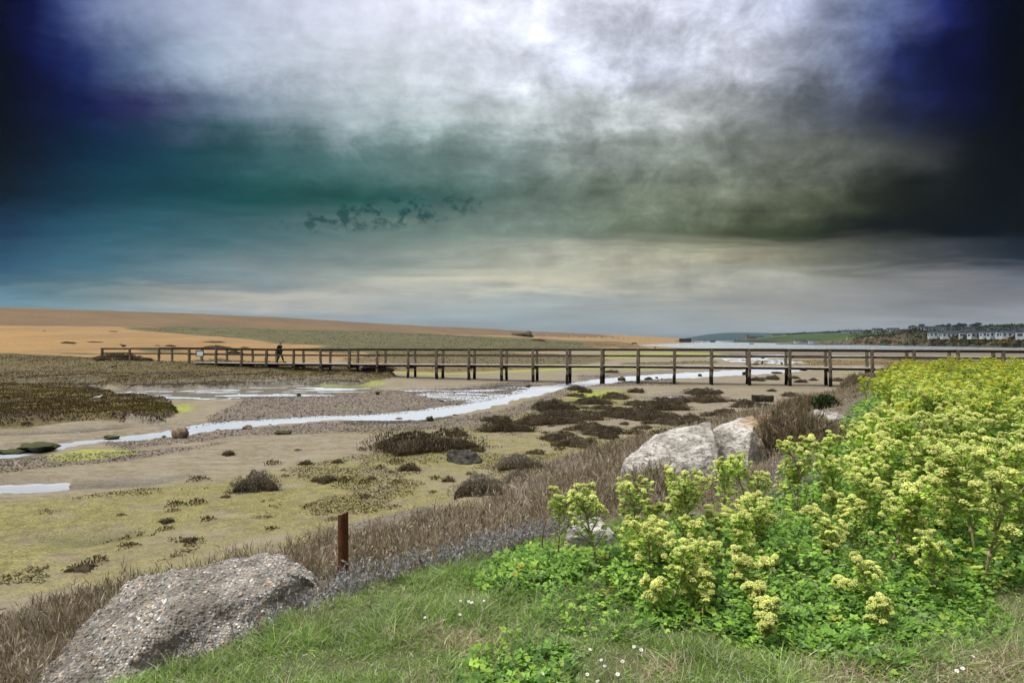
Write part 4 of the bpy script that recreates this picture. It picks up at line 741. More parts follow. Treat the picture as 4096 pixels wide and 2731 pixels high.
for i in range(12): x=2274+i*22; beach_post(x,1348+i*.9,9 if i%3 else 12,False,'thin dark fence post half way down the shingle ridge','fence posts on the shingle slope')
for i in range(9): x=2560+i*20; beach_post(x,1366+i*.35,7,False,'thin dark fence post on the low shingle towards the hut','fence posts near the hut')
p=on_beach(2090,1345.5)
if p:
    X,Y,z=p; root=empty('bunker',(X+2,Y+5,z),-.25,'low grey concrete bunker sunk in the shingle ridge','bunker'); s=Y/FP
    bm=bmesh.new(); box(bm,(-14*s,0,9*s),(75*s,8,12*s),bev=.1); box(bm,(14*s,1,11*s),(14*s,9,18*s),bev=.2); obj('wall',bm_mesh('wall',bm),plain_mat('bunker_concrete',(.20,.165,.12),.9,.2,.2,1.),root)
    bm=bmesh.new(); bmesh.ops.create_cone(bm,cap_ends=True,segments=20,radius1=9*s,radius2=5*s,depth=4*s,matrix=Matrix.Translation((12*s,1,22*s))); obj('dome',bm_mesh('dome',bm),plain_mat('bunker_dome',(.16,.13,.10),.9),root)
    r=np.random.default_rng(3); V=[];C=[]
    for k in range(900):
        u=r.uniform(-70,32)*s; f=max(.1,1-abs(u/s+8)/58); c=np.array([u,-5.5+r.uniform(-2,1.5),r.uniform(-3,9)*s*f]); a=r.normal(size=3);a/=np.linalg.norm(a);b=np.cross(a,r.normal(size=3));b/=np.linalg.norm(b);q=r.uniform(.3,.7); V.append([c-a*q,c+b*q*.6,c+a*q,c-b*q*.6]); C.append([((.03,.04,.012),(.05,.06,.02),(.07,.065,.025))[r.integers(3)]]*4)
    V=np.array(V).reshape(-1,3); tag(obj('bramble_patch',np_mesh('bramble_patch',V,np.arange(len(V)).reshape(-1,4),np.array(C).reshape(-1,3)),M_TREE,None,(X+2,Y+3,z)),'dark green bramble patch growing in front of the concrete bunker','bramble')
p=on_beach(2537,1376)
if p:
    X,Y,z=p; s=Y/FP; root=empty('bench',(X,Y,z),.05,'dark wooden bench on the low shingle beyond the bridge','bench')
    bm=bmesh.new(); box(bm,(0,0,3.0*s),(21*s,.6,1.6*s)); obj('seat',bm_mesh('seat',bm),M_DARKWOOD,root); bm=bmesh.new(); box(bm,(0,.3,5*s),(21*s,.12,2.2*s)); obj('backrest',bm_mesh('backrest',bm),M_DARKWOOD,root)
    for q in (-8,8): bm=bmesh.new(); box(bm,(q*s,0,1.1*s),(1.6*s,.5,2.2*s)); obj('leg',bm_mesh('leg',bm),M_DARKWOOD,root)
# ------------------------------------------------------------------ vegetation
R2=np.random.default_rng(11)
def unit(v): return v/(np.linalg.norm(v,axis=-1,keepdims=True)+1e-9)
def ribbons(B,D,Ln,W,bend,C,name,mat,seg=2):
    """curved tapering blades: base B, direction D, length Ln, width W, sideways bend vectors"""
    n=len(B); side=unit(np.cross(D,unit(R2.normal(size=(n,3))))); V=[]
    for k in range(seg):
        f=k/seg; c=B+D*(Ln*f)[:,None]+bend*(f*f); w=(W*(1-.75*f))[:,None]/2; V+= [c-side*w,c+side*w]
    V.append(B+D*Ln[:,None]+bend); V=np.stack(V,1); m=V.shape[1]; F=[]
    for k in range(seg-1): a=2*k; F+=[(a,a+1,a+3),(a,a+3,a+2)]
    F.append((m-3,m-2,m-1)); F=(np.arange(n)[:,None,None]*m+np.array(F)[None]).reshape(-1,3)
    return V.reshape(-1,3),F,np.repeat(C,m,axis=0)
def quads(P,D,Ln,W,C):
    """diamond leaves from P along D"""
    n=len(P); s=unit(np.cross(D,unit(R2.normal(size=(n,3))))); L=Ln[:,None]; w=W[:,None]/2
    V=np.stack([P,P+D*L*.45+s*w,P+D*L,P+D*L*.45-s*w],1).reshape(-1,3); i=np.arange(n)[:,None]*4
    F=np.concatenate([i+np.array([[0,1,2]]),i+np.array([[0,2,3]])]); return V,F,np.repeat(C,4,axis=0)
def join(parts):
    V=[];F=[];C=[];n=0
    for v,f,c in parts: V.append(v);F.append(f+n);C.append(c);n+=len(v)
    return np.vstack(V),np.vstack(F),np.vstack(C)
def pal(n,cols,jit=.18,w=None):
    c=np.array(cols)[R2.choice(len(cols),n,p=w)]; return c*(1+jit*R2.normal(size=(n,1))).clip(.5,1.6)
def in_any(X,Y,polys): return np.maximum.reduce([poly_sd(X,Y,p) for p in polys])
TWIG=[(.27,.222,.155),(.34,.295,.22),(.18,.14,.088),(.40,.355,.275),(.14,.13,.055),(.17,.10,.06)]
def stalks(X,Y,Z,h,cols,w=None,nl=5,leafw=.007,base=.005):
    n=len(X); B=np.stack([X,Y,Z],1); D=unit(np.stack([R2.normal(0,.28,n),R2.normal(0,.28,n),np.ones(n)],1)); C=pal(n,cols,.2,w); Ln=h*R2.uniform(.6,1.15,n)
    parts=[ribbons(B,D,Ln,np.broadcast_to(base,(n,))*1.0,np.stack([R2.normal(0,.05,n),R2.normal(0,.05,n),0*X],1),C,'',None)]
    for k in range(nl):
        f=R2.uniform(.25,1.,n); P=B+D*(Ln*f)[:,None]; d=unit(D*1.1+R2.normal(0,.42,(n,3))); parts.append(quads(P,d,h*R2.uniform(.14,.36,n),np.broadcast_to(leafw,(n,))*R2.uniform(.6,1.5,n),C*(.8+.45*R2.random((n,1)))))
    return join(parts)
def sample_polar(n,a0,a1,r0,r1,pw=1.0):               # denser close to the path
    u=R2.random(n); r=r0*(r1/r0)**u if pw==1 else (r0+(r1-r0)*u**pw); a=np.radians(R2.uniform(a0,a1,n)); return r*np.sin(a),r*np.cos(a)
# --- dead scrub over the bank
def scrub():
    X,Y=sample_polar(320000,-46,44,3.0,46); sE=line_sd(X,Y,EDGE); sM=line_sd(X,Y,FOOT); nz=fbm(X,Y,1.6,3,31)
    k=(sE>.12)&(sM<-.1-1.9*np.clip((15-Y)/5,0,1)+1.1*nz)&(R2.random(len(X))<np.clip(.55+1.5*nz,.05,1)); X,Y,sE,sM=X[k],Y[k],sE[k],sM[k]
    n=len(X); k=R2.permutation(n)[:95000]; X,Y,sE,sM=X[k],Y[k],sE[k],sM[k]
    xp,yp=px(X,Y,terrain(X,Y)); bare=(np.hypot(X+1.237,Y-4.97)<.12)|((Y<5.05)&(xp>1270)&(xp<1470))|(poly_sd(X,Y,TRENCH)>-.07)|((Y<3.95)&(X<-1.)&(X>-2.45))|((Y<4.3)&(poly_sd(xp,yp,[(110,2850),(190,2720),(440,2490),(570,2330),(800,2295),(1100,2262),(1250,2340),(1290,2500),(900,2900)])>0))|((xp>2480)&(xp<3080)&(yp>1700)&(yp<1950)&(R2.random(len(X))<.55))
    
    hz=(.17+.12*np.clip(fbm(X,Y,.9,3,33)+.4,0,1)+.08*smooth01((-sM)/3))*np.clip(.25+(sE-.5)*.75,.25,1)*np.clip(.3-(sM+1.7*np.clip((15-Y)/5,0,1))*.6,.3,1.)
    hz=hz*(.50+1.05*np.clip(fbm(X,Y,.42,3,39)+.45,0,1.2)); hz=hz*np.where(Y<4.6,.8,1); Z=terrain(X,Y)-.02; g=fbm(X,Y,1.3,3,35)
    sel=~bare; out=[]
    for m,cols,w in ((sel&(g<.18),TWIG,[.28,.24,.2,.12,.08,.08]),(sel&(g>=.18),TWIG,[.12,.12,.16,.06,.40,.14])):
        out.append(stalks(X[m],Y[m],Z[m],hz[m],cols,w,7,np.clip(.0030+.00050*Y[m],.004,.02),np.clip(.003+.0004*Y[m],.004,.016)))
    V,F,C=join(out); tag(obj('dead_scrub',np_mesh('dead_scrub',V,F,C),M_TWIG),'grey-brown dead twiggy scrub covering the bank below the turf','scrub',kind='stuff')
scrub()
# --- silver sea-purslane along the turf edge
def silver():
    X,Y=sample_polar(30000,-40,34,3.4,10); sE=line_sd(X,Y,EDGE); nz=fbm(X,Y,.6,3,41); xp,yp=px(X,Y,terrain(X,Y))
    patch=poly_sd(xp,yp,[(3080,1900),(3180,1850),(3300,1850),(3290,1960),(3200,2010),(3090,2030)])>0
    k=((sE>-.06)&(sE<.42+.3*nz)&(xp<2350)&((xp>1300)|((R2.random(len(X))<.25)&(xp>700)&(yp>2400)))&(R2.random(len(X))<.8))|patch; X,Y=X[k][:4200],Y[k][:4200]; n=len(X); Z=terrain(X,Y); parts=[]
    cols=[(.27,.27,.27),(.22,.23,.22),(.34,.335,.34),(.16,.17,.14),(.25,.21,.19)]
    B=np.stack([X,Y,Z],1); D=unit(np.stack([R2.normal(0,.35,n),R2.normal(0,.35,n),np.ones(n)],1)); h=R2.uniform(.06,.19,n); C=pal(n,cols,.15)
    parts.append(ribbons(B,D,h,np.full(n,.004),D*0,pal(n,[(.25,.21,.18)]),'',None))
    for q in range(13):
        f=R2.uniform(.15,1.,n); P=B+D*(h*f)[:,None]; parts.append(quads(P,unit(D*.8+R2.normal(0,.6,(n,3))),R2.uniform(.018,.038,n),R2.uniform(.005,.010,n),C*(.85+.3*R2.random((n,1)))))
    V,F,C=join(parts); tag(obj('silver_scrub',np_mesh('silver_scrub',V,F,C),M_TWIG),'silver-grey leafy scrub along the edge of the turf','scrub',kind='stuff')
silver()
# --- turf
LC=flat([(1850,2300),(2000,2235),(2150,2180),(2300,2195),(2700,2105),(2900,2085),(3100,1985),(3230,1890),(3320,1800),(3360,1700),(3420,1620),(3560,1560),(3650,1500),(3800,1470),(5200,1470),(5200,2000),(4500,2260),(4120,2330),(3980,2520),(3820,2590),(3520,2600),(3350,2690),(3050,2650),(2720,2530),(2460,2560),(2250,2560),(2140,2470),(2050,2390)],1.66)
LP=[flat(p,1.66) for p in ([(1890,2480),(1990,2440),(2110,2480),(2070,2570),(1930,2560)],[(1830,2640),(2050,2570),(2260,2600),(2330,2660),(2150,2800),(1900,2780)],[(3330,2690),(3700,2620),(3800,2680),(3500,2720)])]
STRAW=[flat(p,1.66) for p in ([(1560,2520),(1800,2470),(2040,2500),(1980,2620),(1700,2640)],[(1600,2680),(1750,2620),(1800,2731),(1620,2760)],[(2350,2690),(2650,2620),(2800,2680),(2700,2800),(2380,2800)],[(3950,2390),(4150,2350),(4200,2560),(4050,2530)],[(3700,2640),(4150,2570),(4200,2800),(3600,2800)],[(1130,2440),(1290,2420),(1330,2480),(1200,2520)],[(3120,2520),(3260,2500),(3300,2570),(3180,2600)],[(3250,2690),(3600,2660),(3650,2800),(3200,2800)])]
def turf():
    n=420000; X=R2.uniform(-2.1,4.4,n); Y=2.55+3.6*R2.random(n)**1.15; sE=line_sd(X,Y,EDGE); lc=np.maximum(poly_sd(X,Y,LC),in_any(X,Y,LP)+.02); nz=fbm(X,Y,.35,3,51)
    keep=(sE<.10+.06*nz+.13*(X<-1.2))&(np.abs(X)/Y<.82)&(R2.random(n)<np.where(lc>.05,.5,.95)*np.clip(.75+nz,.25,1)); X,Y,sE,lc=X[keep],Y[keep],sE[keep],lc[keep]; n=len(X); k=R2.permutation(n)[:190000]; X,Y,sE,lc=X[k],Y[k],sE[k],lc[k]; n=len(X)
    Z=terrain(X,Y)-.008; st=in_any(X,Y,STRAW)+.12*fbm(X,Y,.25,3,52); pst=np.clip(.22+st*3.5+.22*fbm(X,Y,.5,3,53),.05,.72); straw=R2.random(n)<pst
    C=np.where(straw[:,None],pal(n,[(.46,.38,.25),(.38,.31,.20),(.55,.48,.36),(.30,.24,.16)],.15),pal(n,[(.25,.38,.075),(.18,.31,.055),(.36,.44,.18),(.33,.38,.22),(.12,.19,.04)],.15))
    tuft=np.clip(fbm(X,Y,.30,3,54)*1.4+.42,0,1.2); C=C*(1.0+.5*np.clip(fbm(X,Y,.22,3,58)+.5,0,1))[:,None]; h=(.034+.085*tuft)*R2.uniform(.55,1.4,n)*np.where(sE>-.25,1.05,1)
    D=unit(np.stack([R2.normal(0,.55,n)+.25*fbm(X,Y,.3,2,55),R2.normal(0,.55,n)-.2,np.ones(n)*.9],1)); bend=np.stack([R2.normal(0,.3,n),R2.normal(0,.3,n),-R2.random(n)*.45],1)*h[:,None]
    V,F,Cc=ribbons(np.stack([X,Y,Z],1),D,h,R2.uniform(.0030,.0062,n),bend,C,'',None,3)
    tag(obj('grass',np_mesh('grass',V,F,Cc),M_GRASS),'short green turf mixed with dry straw at the front','grass',kind='stuff')
turf()
# --- leafy ground cover
LEAFLET=(np.array([(0,0,0),(-.36,.45,.07),(.36,.45,.07),(0,1,-.06),(0,.52,-.02)]),np.array([(0,2,4),(0,4,1),(1,4,3),(4,2,3)]))
def compound(groups,rs):
    V=[];F=[];k=0
    for gx,gy,ga in groups:
        for a,s in ((0,1.),(.95,.82),(-.95,.82)):
            t=ga+a; R=np.array([[math.cos(t),math.sin(t),0],[-math.sin(t),math.cos(t),0],[0,0,1]]); P=LEAFLET[0]*s
            P=P@R; P[:,0]+=gx; P[:,1]+=gy; P[:,2]+=rs.normal()*.18; V.append(P);F.append(LEAFLET[1]+k);k+=5
    return np.vstack(V),np.vstack(F)
def place_template(T,P,Rm,S,C):
    V,F=T; n=len(P); m=len(V); W=np.einsum('nij,mj->nmi',Rm,V)*S[:,None,None]+P[:,None,:]
    return W.reshape(-1,3),(np.arange(n)[:,None,None]*m+F[None]).reshape(-1,3),np.repeat(C,m,axis=0)
def rots(n,tilt=.45):
    up=unit(np.stack([R2.normal(0,tilt,n),R2.normal(0,tilt,n)-.15,np.ones(n)],1)); a=unit(np.cross(up,unit(R2.normal(size=(n,3))))); b=np.cross(up,a); return np.stack([a,b,up],2)
LG=[(.145,.29,.042),(.21,.37,.058),(.06,.135,.023),(.30,.45,.065),(.18,.28,.09),(.33,.30,.04)]
rs=np.random.default_rng(2)
TN=compound([(0,1.5,0),(-1.15,.5,1.05),(1.15,.5,-1.05)],rs); TM_=compound([(0,0,0)],rs)
def cover():
    parts=[]
    for (n,r0,r1,T,s0,s1,hmax) in ((26000,2.8,9.5,TN,.020,.046,.19),(30000,9.5,45,TM_,.06,.10,.30)):
        X,Y=sample_polar(n*4,-30,43,r0,r1); s=np.maximum(poly_sd(X,Y,LC),in_any(X,Y,LP))+.10*fbm(X,Y,.5,3,61); s=np.where((np.abs(X-.545)<.30)&(Y>4.88)&(Y<5.6),-1,s); sE=line_sd(X,Y,EDGE); k=(s>0)&(sE<.02)&((poly_sd(X,Y,LC)>-.1)|(R2.random(len(X))<.45))&(R2.random(len(X))<np.clip(.55+1.5*fbm(X,Y,.5,3,62),.06,1)); X,Y,s=X[k][:n],Y[k][:n],s[k][:n]; m=len(X)
        Z=terrain(X,Y); hh=np.where(poly_sd(X,Y,LC)>-.1,1,.3)*np.clip(s*1.2,.05,1)*hmax*R2.random(m)**.7*(.6+.8*np.clip(fbm(X,Y,.6,3,63)+.4,0,1))
        xp,yp=px(X,Y,Z); hh=hh*np.where((xp<2480)&(yp<2330),.35,1); P=np.stack([X,Y,Z+.01+hh],1); parts.append(place_template(T,P,rots(m),R2.uniform(s0,s1,m),pal(m,LG,.15,[.3,.26,.2,.14,.085,.015])))
    V,F,C=join(parts); tag(obj('leaf_cover',np_mesh('leaf_cover',V,F,C),M_LEAF),'low bright green leaf cover under the flowering stems','ground cover',kind='stuff')
cover()
# --- alexanders: stalk, foliage and rounded yellow-green flower heads
def umbel_mesh(seed,hi,old=0):
    r=np.random.default_rng(seed); mb=MB(); n=22 if hi else 13; Ic=ICO1; k=0
    while k<n:
        u=r.uniform(0,1); ph=k*2.399; th=math.acos(1-u*.92 if False else 1-(k+.5)/n*.95); R=.040*(1+.08*r.normal()); c=np.array([R*math.sin(th)*math.cos(ph),R*math.sin(th)*math.sin(ph),R*.85*math.cos(th)])
        s=r.uniform(.0095,.0125)*(1 if hi else 1.25); P=Ic[0]*(1+.16*r.normal(size=(len(Ic[0]),1)))*s*np.array([1,1,.85]); col=np.array(((.76,.81,.26),(.65,.69,.14),(.50,.50,.035))[0 if hi else 1+old])*r.uniform(.8,1.15)*np.array([1+.10*r.normal(),1,1]); mb.add(P+c,Ic[1],col)
        if hi: mb.add(*tube([(0,0,-.035),tuple(c*.85)],.0012,3),(.30,.38,.08))
        k+=1
    return mb.mesh('flower_head')
UM_HI=[umbel_mesh(k,True) for k in range(4)]; UM_LO=[umbel_mesh(10+k,False,k%2) for k in range(4)]
def plant_variant(seed):
    r=np.random.default_rng(seed); st=MB(); fo=[]; heads=[]
    def leafset(p,d,k,s):
        for q in range(k):
            a=r.uniform(0,6.28); dr=unit(np.array([math.cos(a),math.sin(a),r.uniform(-.1,.5)])); P0=np.array(p)+dr*s*1.1; up=unit(np.array([r.normal()*.5,r.normal()*.5,1.])); xx=unit(np.cross(dr,up)); Rm=np.stack([xx,dr,unit(np.cross(xx,dr))],1)
            c=np.array(((.50,.68,.11),(.40,.60,.09),(.62,.74,.15),(.30,.50,.07))[r.integers(4)]); fo.append(place_template(TM_,P0[None],Rm[None],np.array([s]),c[None]))
    H=1.0; lean=r.normal(0,.10,2); pts=[(0,0,-.12),(lean[0]*.3,lean[1]*.3,.35*H),(lean[0]*.7,lean[1]*.7,.66*H),(lean[0],lean[1],.93*H)]
    scol=np.array(((.30,.34,.09),(.33,.27,.14),(.27,.22,.13))[r.integers(3)])
    V,F=tube(pts,[.013,.011,.009,.006],7); st.add(V,F,scol); heads.append((np.array(pts[3])+[0,0,.05],1.1)); 
    for zi,base in ((1,.36),(2,.55),(3,.72),(4,.80)):
        nb=2+int(r.random()<.4) if zi>1 else r.integers(1,3); p=np.array(pts[1])+(np.array(pts[3])-np.array(pts[1]))*((base-.35)/.58); leafset(p,None,6,.066); a0=r.uniform(0,6.28)
        st.add(*tube([p-[0,0,.05],p,p+[0,0,.03]],[.012,.018,.008],6),(.42,.33,.24))
        for b in range(nb):
            a=a0+b*6.28/nb+r.normal()*.4; dv=np.array([math.cos(a),math.sin(a),1.35+.5*r.random()]); dv/=np.linalg.norm(dv); L=r.uniform(.24,.36); e=p+dv*L; mid=p+dv*L*.55+np.array([0,0,-.01]); st.add(*tube([p,mid,e],[.008,.007,.004],6),scol*1.1); heads.append((e+[0,0,.04],r.uniform(.85,1.15))); leafset(mid,None,6,.056); leafset(p+dv*L*.85,None,5,.048)
            for q in range(r.integers(1,4)):
                d2=unit(dv+r.normal(0,.45,3)); d2[2]=abs(d2[2]); e2=mid+d2*r.uniform(.12,.22); st.add(*tube([mid,e2],[.005,.003],5),scol*1.15); heads.append((e2+[0,0,.035],r.uniform(.6,.95))); leafset(e2-d2*.05,None,4,.042)
    for q in range(r.integers(1,4)):
        d2=unit(np.array([r.normal()*.5,r.normal()*.5,1.])); p=np.array(pts[3])-[0,0,.10]; e2=p+d2*.16; st.add(*tube([p,e2],[.005,.003],5),scol*1.15); heads.append((e2+[0,0,.035],r.uniform(.8,1.)))
    leafset(np.array(pts[3])-[0,0,.08],None,10,.055); leafset(np.array(pts[2]),None,8,.06); leafset(np.array(pts[1])-[0,0,.15],None,7,.075)
    V,F,C=join(fo); return st.mesh('stalk',True),np_mesh('foliage',V,F,C),heads
M_STALK=leaf_mat('flower_stalk',.05,.6,.25,.1); VAR=[plant_variant(100+k) for k in range(9)]
def alexanders(X,Y,h,label,group='flowering alexanders on the bank',lean=None,hi=True):
    v=VAR[R2.integers(len(VAR))]; root=empty('alexanders_plant',(X,Y,ground_z(X,Y)-.02),R2.uniform(0,6.28),label,'wildflower',group); s=h/1.0
    if lean is not None: root.rotation_euler=(lean[1],lean[0],root.rotation_euler.z)
    sc=max(.75,min(1.15,h/.62)); obj('stalk',v[0],M_STALK,root).scale=(s*1.2,s*1.2,s); obj('foliage',v[1],M_LEAF,root).scale=(s*1.2,s*1.2,s)
    for p,k in v[2]:
        o=obj('flower_head',UM_HI[R2.integers(4)] if hi else UM_LO[2*R2.integers(2)+int(R2.random()<(Y-8)/13)],M_UMBEL,root,(p[0]*s*1.2,p[1]*s*1.2,p[2]*s)); q=k*(.70 if hi else .78)*sc; o.scale=(q,q,q); o.rotation_euler=(R2.normal(0,.3),R2.normal(0,.3),R2.uniform(0,6.28))
    return root
FRONT=[(2203,2006,2235,2202,'leftmost flowering plant, standing alone against the dead scrub'),(2349,2011,2397,2292,'tall plant whose stem crosses the left part of the small white rock'),(2535,1995,2558,2229,'full-headed plant just right of the small white rock'),(2704,1958,2725,2244,'tall bushy plant right of the tiny pale rock'),(2784,1987,2752,2197,'flat-headed plant leaning right of the tall bushy one'),(2850,1870,2887,2101,'plant in front of the gap between the two white boulders, left one'),(2950,1862,3001,2043,'tallest plant in front of the pointed white boulder'),(3027,1921,3038,2112,'thin plant at the foot of the pointed white boulder'),(2974,2075,3000,2281,'dense round-headed plant below the pointed boulder'),(2598,2175,2603,2324,'cluster of pale flower heads low in front of the tiny pale rock'),
 (2659,2228,2677,2467,'long-stemmed plant reaching down to the lower leaf edge'),(2699,2340,2778,2488,'leaning plant with a pale sheath at its base'),(2497,2128,2513,2324,'single-headed stem below the small white rock'),(2556,2334,2677,2470,'low plant leaning left over the dark leaves'),(2754,2250,2776,2356,'short two-headed plant in the middle of the front leaves'),(2818,2133,2814,2290,'stacked small-headed plant between taller ones'),(2921,2255,2958,2419,'open plant with a bare pink stem base'),(3000,2281,3033,2387,'compact ball-headed plant on a purple stem'),(2839,2366,2815,2515,'lone flat head on a thin green stem near the grass'),(2998,2403,3010,2500,'small bud-like head low in the leaves'),(3027,2462,3040,2560,'drooping pale cluster at the lower leaf edge'),(3043,2562,3050,2630,'lowest small flower head just above the grass'),
 (3028,2126,3030,2261,'thick-headed plant left of the big leaf patch'),(3140,2060,3196,2154,'crooked-stemmed plant with many small heads'),(3168,2149,3270,2330,'left-leaning plant with paired heads'),(3280,2010,3300,2140,'broad bright head in the thick of the bank'),(3475,2060,3550,2345,'tall plant with a curving bare stem'),(3525,2085,3466,2247,'round-headed plant crossing the curving stem'),(3471,2298,3482,2471,'five-headed plant with a straight stem in dark leaves'),(3722,2196,3746,2420,'largest pale plant standing in front of dark leaves at right'),(3704,2093,3652,2154,'flat heads above the largest pale plant'),(3802,2051,3811,2233,'slim plant right of the largest pale plant'),(3960,2145,3962,2200,'small white-tipped head near the right edge'),(4049,2019,4053,2224,'stout forked plant at the right edge'),(3280,2200,3308,2326,'short plant with yellowing leaves in mid bank'),(3345,2364,3350,2430,'fuzzy half-open head on the leaves'),(3503,2461,3512,2560,'small yellowing plant near the lower grass')]
used=[]
def near_plants():
    for x,yt,x2,yb,lab in FRONT:
        X,Y=flat([(x2,yb)],1.66)[0]; zt=EYE+(HY-yt)/FP*Y; h=max(.16,zt-1.60); dx=(x-x2)/FP*Y; alexanders(X,Y,h,lab+', among the yellow-green flowers' if len(lab.split())<10 else lab,lean=(math.atan2(dx,h)*.9,0)); used.append((X,Y))
near_plants()
def filler():
    k=0
    for _ in range(400):
        xp,yp=R2.uniform(2230,3080),R2.uniform(2190,2500); X,Y=flat([(xp,yp)],1.66)[0]
        if k>=9: break
        if xp<2500 or yp>2330+.18*(xp-2230) or line_sd(np.array([X]),np.array([Y]),EDGE)[0]>-.05 or any((X-a)**2+(Y-b)**2<.045 for a,b in used): continue
        alexanders(X,Y,R2.uniform(.28,.42),'short leafy flowering plant filling a gap between the taller front stems','short alexanders at the front'); used.append((X,Y)); k+=1
filler()
REG=[('flowering plant in the pale front half of the mass, right of the white boulders',lambda X,Y:Y<8.5),('flowering plant in the middle of the mass, level with the flat grey rocks',lambda X,Y:Y<13.5),('flowering plant in the far yellow part of the mass, below the bridge rails',lambda X,Y:True)]
def field_plants():
    n=5000; X,Y=sample_polar(n,8,42,5.0,33,.8); sE=line_sd(X,Y,EDGE); xp,yp=px(X,Y,np.full(n,1.66)); pts=[]; cnt=0; bulk=[]
    lowp=poly_sd(xp,yp,[(3000,1600),(3440,1620),(3580,1760),(3470,1950),(3180,2040),(3000,1960)])
    for i in range(n):
        if sE[i]>-.28 or X[i]/Y[i]>.80 or lowp[i]>0: continue
        x,y=X[i],Y[i]
        if yp[i]>2420 or (xp[i]<3120 and yp[i]>2000): continue
        if 3050<xp[i]<4000 and yp[i]>2180 and R2.random()<.45: continue
        dm_=.185+.014*y
        if any((x-a)**2+(y-b)**2<dm_*dm_ for a,b in pts) or any((x-a)**2+(y-b)**2<.05 for a,b in used): continue
        pts.append((x,y))
    pts.sort(key=lambda p:p[1]); far=[]
    for x,y in pts:
        h=R2.uniform(.46,.72) if y<9 else R2.uniform(.55,.85)
        h*=min(1,.62+.5*max(0,-float(line_sd(np.array([x]),np.array([y]),EDGE)[0])))
        if cnt<247:
            lab=[l for l,f in REG if f(x,y)][0]; alexanders(x,y,h,lab,'flowering alexanders massed on the bank',hi=R2.random()<(11-y)/3.5); cnt+=1
        else: far.append((x,y,h))
    print('alexanders',cnt,'far',len(far))
    # the rest of the stand, beyond counting
    fo=[];hd=MB(); oc=ICO1
    V0=np.array([(1,0,0),(-1,0,0),(0,1,0),(0,-1,0),(0,0,1),(0,0,-1)],float); F0=np.array([(0,2,4),(2,1,4),(1,3,4),(3,0,4),(2,0,5),(1,2,5),(3,1,5),(0,3,5)])
    for x,y,h in far[:520]:
        z=ground_z(x,y); v=VAR[R2.integers(len(VAR))]; a=R2.uniform(0,6.28); c,s=math.cos(a),math.sin(a)
        for p,k in v[2]:
            q=np.array([(p[0]*c-p[1]*s)*h*1.05+x,(p[0]*s+p[1]*c)*h*1.05+y,p[2]*h+z])
            for b in range(7):
                ph=b*.9; rr=0 if b==0 else .034; hd.add(V0*R2.uniform(.016,.021)+q+np.array([rr*math.cos(ph),rr*math.sin(ph),.012 if b==0 else -.004]),F0,np.array((.46,.46,.035))*R2.uniform(.75,1.15))
        m=26; P=np.stack([R2.normal(0,.13,m),R2.normal(0,.13,m),R2.uniform(.2,.95,m)*h],1)+np.array([x,y,z]); fo.append(place_template(TM_,P,rots(m,.7),R2.uniform(.045,.065,m),pal(m,[(.24,.34,.04),(.16,.27,.033),(.30,.38,.05)],.15)))
    V,F,C=join(fo); hd.add(V,F,C); tag(obj('distant_alexanders',hd.mesh('distant_alexanders'),M_LEAF),'distant yellow-green flowering stand reaching to the bridge end','wildflowers',kind='stuff')
field_plants()
# --- cushions and tufts of sea-purslane on the mud
def cushion(seed,w,d,h,n,leaf,cols,wts,core=True,up=.55):
    r=np.random.default_rng(seed); th=r.uniform(0,6.28,n); rr=np.sqrt(r.random(n)); lob=1+.30*np.sin(th*3+seed)+.20*np.sin(th*7+seed*2)+.12*r.normal(size=n); x=rr*np.cos(th)*w/2*lob; y=rr*np.sin(th)*d/2*lob; hh=h*np.sqrt(np.clip(1-rr**2.2,0,1))*(.72+.5*fbm(x+seed*9,y,.22*w**.5,3,seed)+.15); z=hh*np.where(r.random(n)<.35,r.random(n),1); P=np.stack([x,y,z-.01],1)
    N=unit(np.stack([x/(w/2)**2,y/(d/2)**2,(z+.3*h)/h**2],1)); D=unit(N*.7+np.array([0,0,up])+r.normal(0,.45,(n,3))); c=np.array(cols)[r.choice(len(cols),n,p=wts)]*r.uniform(.75,1.25,(n,1)); global R2
    parts=[quads(P-D*leaf*.4,D,leaf*r.uniform(.7,1.4,n),leaf*r.uniform(.28,.5,n),c)]
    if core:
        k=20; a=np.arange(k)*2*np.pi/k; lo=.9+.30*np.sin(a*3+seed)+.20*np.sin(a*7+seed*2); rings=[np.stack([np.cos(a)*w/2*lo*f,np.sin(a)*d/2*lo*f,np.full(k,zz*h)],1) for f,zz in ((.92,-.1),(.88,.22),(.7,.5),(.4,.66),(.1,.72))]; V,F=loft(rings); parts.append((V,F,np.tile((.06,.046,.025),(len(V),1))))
    V,F,C=join(parts); return np_mesh('shrub',V,F,C)
CB=[(.085,.060,.030),(.135,.10,.065),(.23,.19,.16),(.055,.044,.020),(.12,.105,.045)]; CG=[(.26,.235,.205),(.20,.175,.145),(.13,.11,.07),(.33,.305,.275),(.10,.085,.05)]
CL=[cushion(1+k,2.6,1.3,.34,4200,.06,CB,[.25,.27,.18,.2,.1]) for k in range(3)]; CM=[cushion(5+k,1.3,.8,.26,1500,.05,CB,[.25,.27,.18,.2,.1]) for k in range(3)]; CS=[cushion(9+k,.55,.4,.17,300,.045,CB,[.27,.22,.1,.25,.16],up=.9) for k in range(4)]
CGR=[cushion(15+k,1.3,.9,.34,2400,.042,CG,[.25,.25,.2,.15,.15]) for k in range(2)]; CT=[cushion(19+k,.45,.35,.14,110,.07,[(.10,.085,.03),(.13,.09,.04),(.08,.075,.03),(.16,.12,.06)],None,False,1.0) for k in range(3)]
